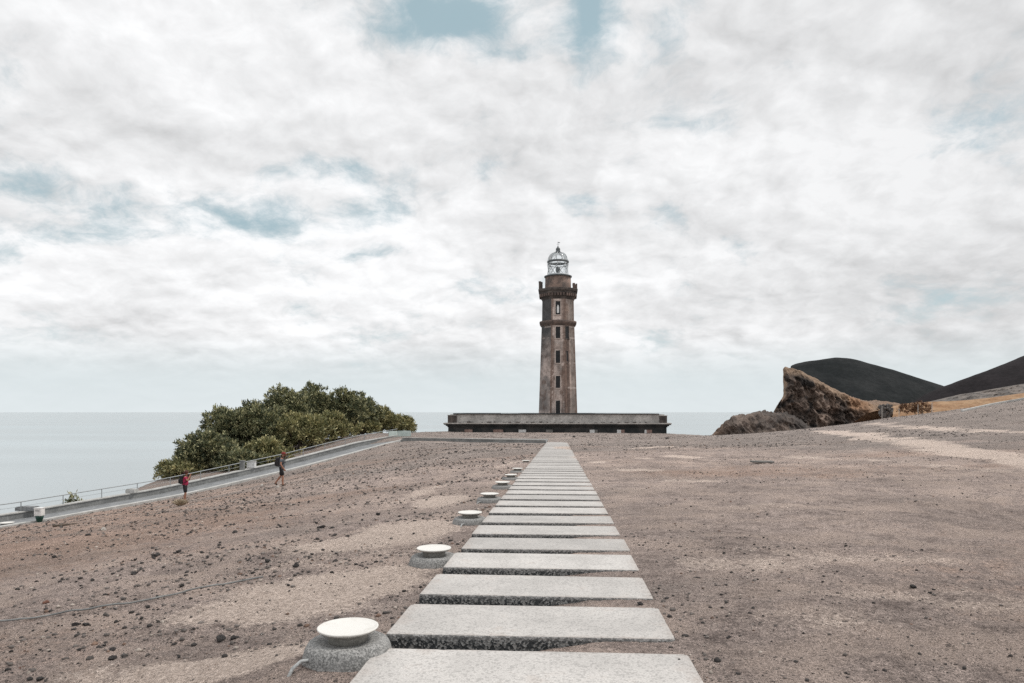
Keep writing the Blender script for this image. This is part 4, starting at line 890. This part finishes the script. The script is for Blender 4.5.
while cnt<300 and tries<9000:
    tries+=1; px=random.uniform(0,1024); py=470+random.random()**.8*212
    p=hit(px,py)
    if not p or abs(p.x-pathc(p.y))<1.35 or p.y>60: continue
    if any((p-q).length<.45 for q in lamp_pos): continue
    dens=.9*float(fbm(np.array((p.x*.9+p.y*.42)*.2),np.array((-p.x*.42+p.y*.9)*.7),4,73.))+.7*float(fbm(np.array(p.x*.8),np.array(p.y*.8),3,61.))+(.20 if px<470 else -.36)
    dens-=.5*float(sstep(.3,.8,lookup(sand_grid,np.array(p.x),np.array(p.y))))
    if random.random()>.12+2.2*dens: continue
    w=min(6.5,1.15*random.random()**-.5) if px<480 else min(2.6,.85*random.random()**-.4)
    place_rock(p,w/F*p.y*.5,random.choice((0,1,2,3,4,5,6,7,0,1,3,5,0,1,3,5,6,0,1,3,8) if random.random()<.98 else (9,))); cnt+=1
# stick
p=hit(53,527.5); mb=MB(); mb.tube([(0,0,.05),(.5,.1,.09),(1.0,.25,.1)],[.05,.045,.03],6); tag(mb.build('stick',M['bark'],loc=p),'dark weathered stick on the upper left slope below the ramp','stick')
# fine gravel, one mass
bs=[]
for k in range(6):
    bm=bmesh.new(); bmesh.ops.create_icosphere(bm,subdivisions=1,radius=1.); r_=random.Random(k+50)
    for v in bm.verts: v.co*=r_.uniform(.6,1.15)
    bm.verts.ensure_lookup_table(); bs.append((np.array([v.co[:] for v in bm.verts]),np.array([[q.index for q in f.verts] for f in bm.faces]))); bm.free()
N=95000; d=np.exp(rng.uniform(math.log(3.),math.log(95.),N)); tht=rng.uniform(-.70,.70,N); x=d*np.tan(tht); y=d
s_=x-pathc(y); dn=.5*fbm(x*.3,y*.35,4,71.)+.8*fbm((x*.9+y*.42)*.15,(-x*.42+y*.9)*.8,4,73.)+.5*fbm(x*1.3,y*1.3,3,77.)+np.where(x<0,.16,-.02)-.14*(x>2)*(y<28); keep=(np.abs(s_)>1.0)&(rng.random(N)<(.30+1.9*dn)*(1-.92*sstep(.3,1.,lookup(sand_grid,x,y))))&(outside(x,y)<=0)
q0=(x-RB[0])*RD[0]+(y-RB[1])*RD[1]; q1=(x-RB[0])*RN[0]+(y-RB[1])*RN[1]; keep&=~((q1>-.4)&(q0<Lr+8)&(x<-6))
keep&=~((y>69)&(y<82)&(x<5)&(x>-16)); keep&=~((y>98.5)&(x>-10)&(x<24))
for q in lamp_pos: keep&=np.hypot(x-q.x,y-q.y)>.36
x=x[keep];y=y[keep];z=gh(x,y); n=len(x); size=np.minimum(y*.00048*rng.random(n)**-.55,np.minimum(.022+.0011*y,.075)); size=np.where((x>1.5)&(y<45),size*.62,size); size=np.maximum(size,.003)
V=[];Fc=[];Cc=[];o=0
for i in range(n):
    b,f_=bs[i%6]; a=rng.random()*6.28; ca,sa=math.cos(a),math.sin(a); w=b*size[i]*np.array((1.2,1,.7)); V.append(np.stack([w[:,0]*ca-w[:,1]*sa+x[i],w[:,0]*sa+w[:,1]*ca+y[i],w[:,2]+z[i]+size[i]*.2],1)); Fc.append(f_+o); o+=len(b)
    r_=rng.random(); c=(.06,.055,.053) if r_<.42 else (.16,.142,.132) if r_<.84 else (.20,.135,.105) if r_<.9 else (.40,.35,.31); Cc.append(np.tile(np.array(c)*(.7+.6*rng.random()),(len(b),1)))
M['gravel']=attr_mat('mixed_scoria_gravel',.95,.6,.02,30.)
me=np_mesh('gravel',np.concatenate(V),np.concatenate(Fc),M['gravel']); cattr(me,'Col',np.concatenate(Cc)); tag(link('gravel',me),kind='stuff')
print('GRAVEL',n,'ROCKS',cnt)
# ------------------------------------------------------------------ sky, sun, camera
SUN=Vector((.50,.10,.86)).normalized()
el=math.asin(SUN.z); az=math.atan2(SUN.x,SUN.y)
w=bpy.data.worlds.new('World'); S.world=w; w.use_nodes=True; t=NT(w.node_tree); bg=w.node_tree.nodes['Background']
sky=t('ShaderNodeTexSky',sky_type='NISHITA',sun_disc=False,sun_elevation=el,sun_rotation=az,air_density=1.,dust_density=2.,ozone_density=1.)
dirv=t('ShaderNodeTexCoord').outputs['Generated']; sp=t('ShaderNodeSeparateXYZ',{0:dirv}); zc=t.math('MAXIMUM',sp.outputs[2],0.); zz=t.math('ADD',zc,.07)
zz=t.math('ADD',zc,.36)
u=t.math('DIVIDE',sp.outputs[0],zz); v_=t.math('DIVIDE',sp.outputs[1],zz); uv=t('ShaderNodeCombineXYZ',{0:u,1:v_,2:0.}).outputs[0]
def uvof(px,py):
    q=Vector(((px-HX)/F,1.,(HY-py)/F)).normalized(); return q.x/(q.z+.36),q.y/(q.z+.36)
def shift(vec,d): return t('ShaderNodeVectorMath',{0:vec,1:d},operation='ADD').outputs[0]
def warped(vec,sc,k): 
    o_=t('ShaderNodeVectorMath',{0:t.noise(vec,sc,4,.55,1),1:(.5,.5,.5)},operation='SUBTRACT').outputs[0]
    return t('ShaderNodeVectorMath',{0:vec,1:t('ShaderNodeVectorMath',{0:o_,3:k},operation='SCALE').outputs[0]},operation='ADD').outputs[0]
warp=warped(uv,4.5,.12)
def puff(vec): return t.math('ADD',t.math('MULTIPLY',t.noise(vec,3.1,11,.56),.76),t.math('MULTIPLY',t.noise(vec,9.5,7,.6),.24))
pA=puff(warp); pB=puff(shift(warp,(.022,-.034,0)))
n1=t.noise(warp,2.2,4,.5)
dens=t.math('ADD',t.math('MULTIPLY',pA,.62),t.math('MULTIPLY',n1,.38))
gapsum=None
for px,py,rx,ry,a in ((490,16,84,40,.112),(592,28,27,54,.145),(435,12,56,26,.11),(520,52,50,14,.07),(165,205,110,30,.13),(255,225,70,18,.09),(805,73,44,20,.12),(592,202,40,11,.09),(20,182,50,12,.10),(60,245,110,12,.09),(215,82,80,12,.08),(340,168,70,14,.07),(85,38,40,12,.05),(490,330,80,8,.07),(640,290,90,9,.06),(370,255,90,11,.06),(30,105,50,8,.05),(520,110,60,9,.04),(700,120,60,10,.03)):
    (u0,v0),(u1,_),(_,v1)=uvof(px,py),uvof(px+rx,py),uvof(px,py+ry); sx=abs(u1-u0); sy=abs(v1-v0)
    df=t('ShaderNodeVectorMath',{0:warp,1:(u0,v0,0)},operation='SUBTRACT').outputs[0]
    df=t('ShaderNodeVectorMath',{0:df,1:(1/sx,1/sy,0)},operation='MULTIPLY').outputs[0]; ln=t('ShaderNodeVectorMath',{0:df},operation='LENGTH').outputs[1]
    g=t.mr(ln,1.8,.0,0,a*.88); gapsum=g if gapsum is None else t.math('ADD',gapsum,g)
dens=t.math('ADD',t.math('SUBTRACT',dens,gapsum),t.math('MULTIPLY',t.math('SUBTRACT',t.noise(warp,14.,9,.72),.5),.21))
cov=t.mr(dens,.315,.47)
lowfade=t.mr(zc,.03,.11)                 # clear band over the sea horizon
cov=t.math('MULTIPLY',cov,t.math('ADD',t.math('MULTIPLY',lowfade,.93),.07))
cov=t.math('ADD',t.math('MULTIPLY',cov,.95),.04)
emb=t.math('SUBTRACT',pA,pB)                # lit and shaded flanks of the puffs
big=t.noise(shift(uv,(7.3,2.1,0)),1.7,6,.55)
br=t.math('ADD',t.mr(big,.34,.62,.775,.94),t.math('MULTIPLY',emb,1.25))
br=t.math('ADD',br,t.math('MULTIPLY',t.math('SUBTRACT',t.noise(warp,22.,6,.6),.5),.08))
br=t.math('MINIMUM',t.math('MAXIMUM',br,.55),.985)
br=t.math('MULTIPLY',br,t.mr(sp.outputs[0],.05,.6,1.02,.90))         # heavier cloud deck to the right
cl=t('ShaderNodeCombineColor',{0:br,1:t.math('MULTIPLY',br,1.004),2:t.math('MULTIPLY',br,1.012)}).outputs[0]
skc=t('ShaderNodeVectorMath',{0:sky.outputs[0],3:.10},operation='SCALE').outputs[0]
blue=t.mix(.75,skc,(.42,.575,.61))         # thin veil over the blue
blue=t.mix(t.mr(zc,.0,.20,1.,0.),blue,(.735,.80,.82))
col=t.mix(cov,blue,cl)
t.l.new(t('ShaderNodeVectorMath',{0:col,3:10.},operation='SCALE').outputs[0],bg.inputs[0]); bg.inputs[1].default_value=.1
L=bpy.data.lights.new('sun','SUN'); L.energy=2.0; L.angle=math.radians(10); L.color=(1,.955,.89); o=bpy.data.objects.new('sun',L); C.objects.link(o); o.rotation_euler=(-SUN).to_track_quat('-Z','Y').to_euler()
cam=bpy.data.cameras.new('camera'); cam.sensor_width=36; cam.lens=F/1024*36; cam.shift_y=(HY-341.5)/1024; cam.clip_start=.05; cam.clip_end=300000
o=bpy.data.objects.new('camera',cam); C.objects.link(o); o.location=(0,0,E); o.rotation_euler=(math.pi/2,0,0); S.camera=o
S.view_settings.view_transform='Standard'; S.view_settings.look='None'; S.view_settings.exposure=0; S.view_settings.gamma=1
S.cycles.use_denoising=False
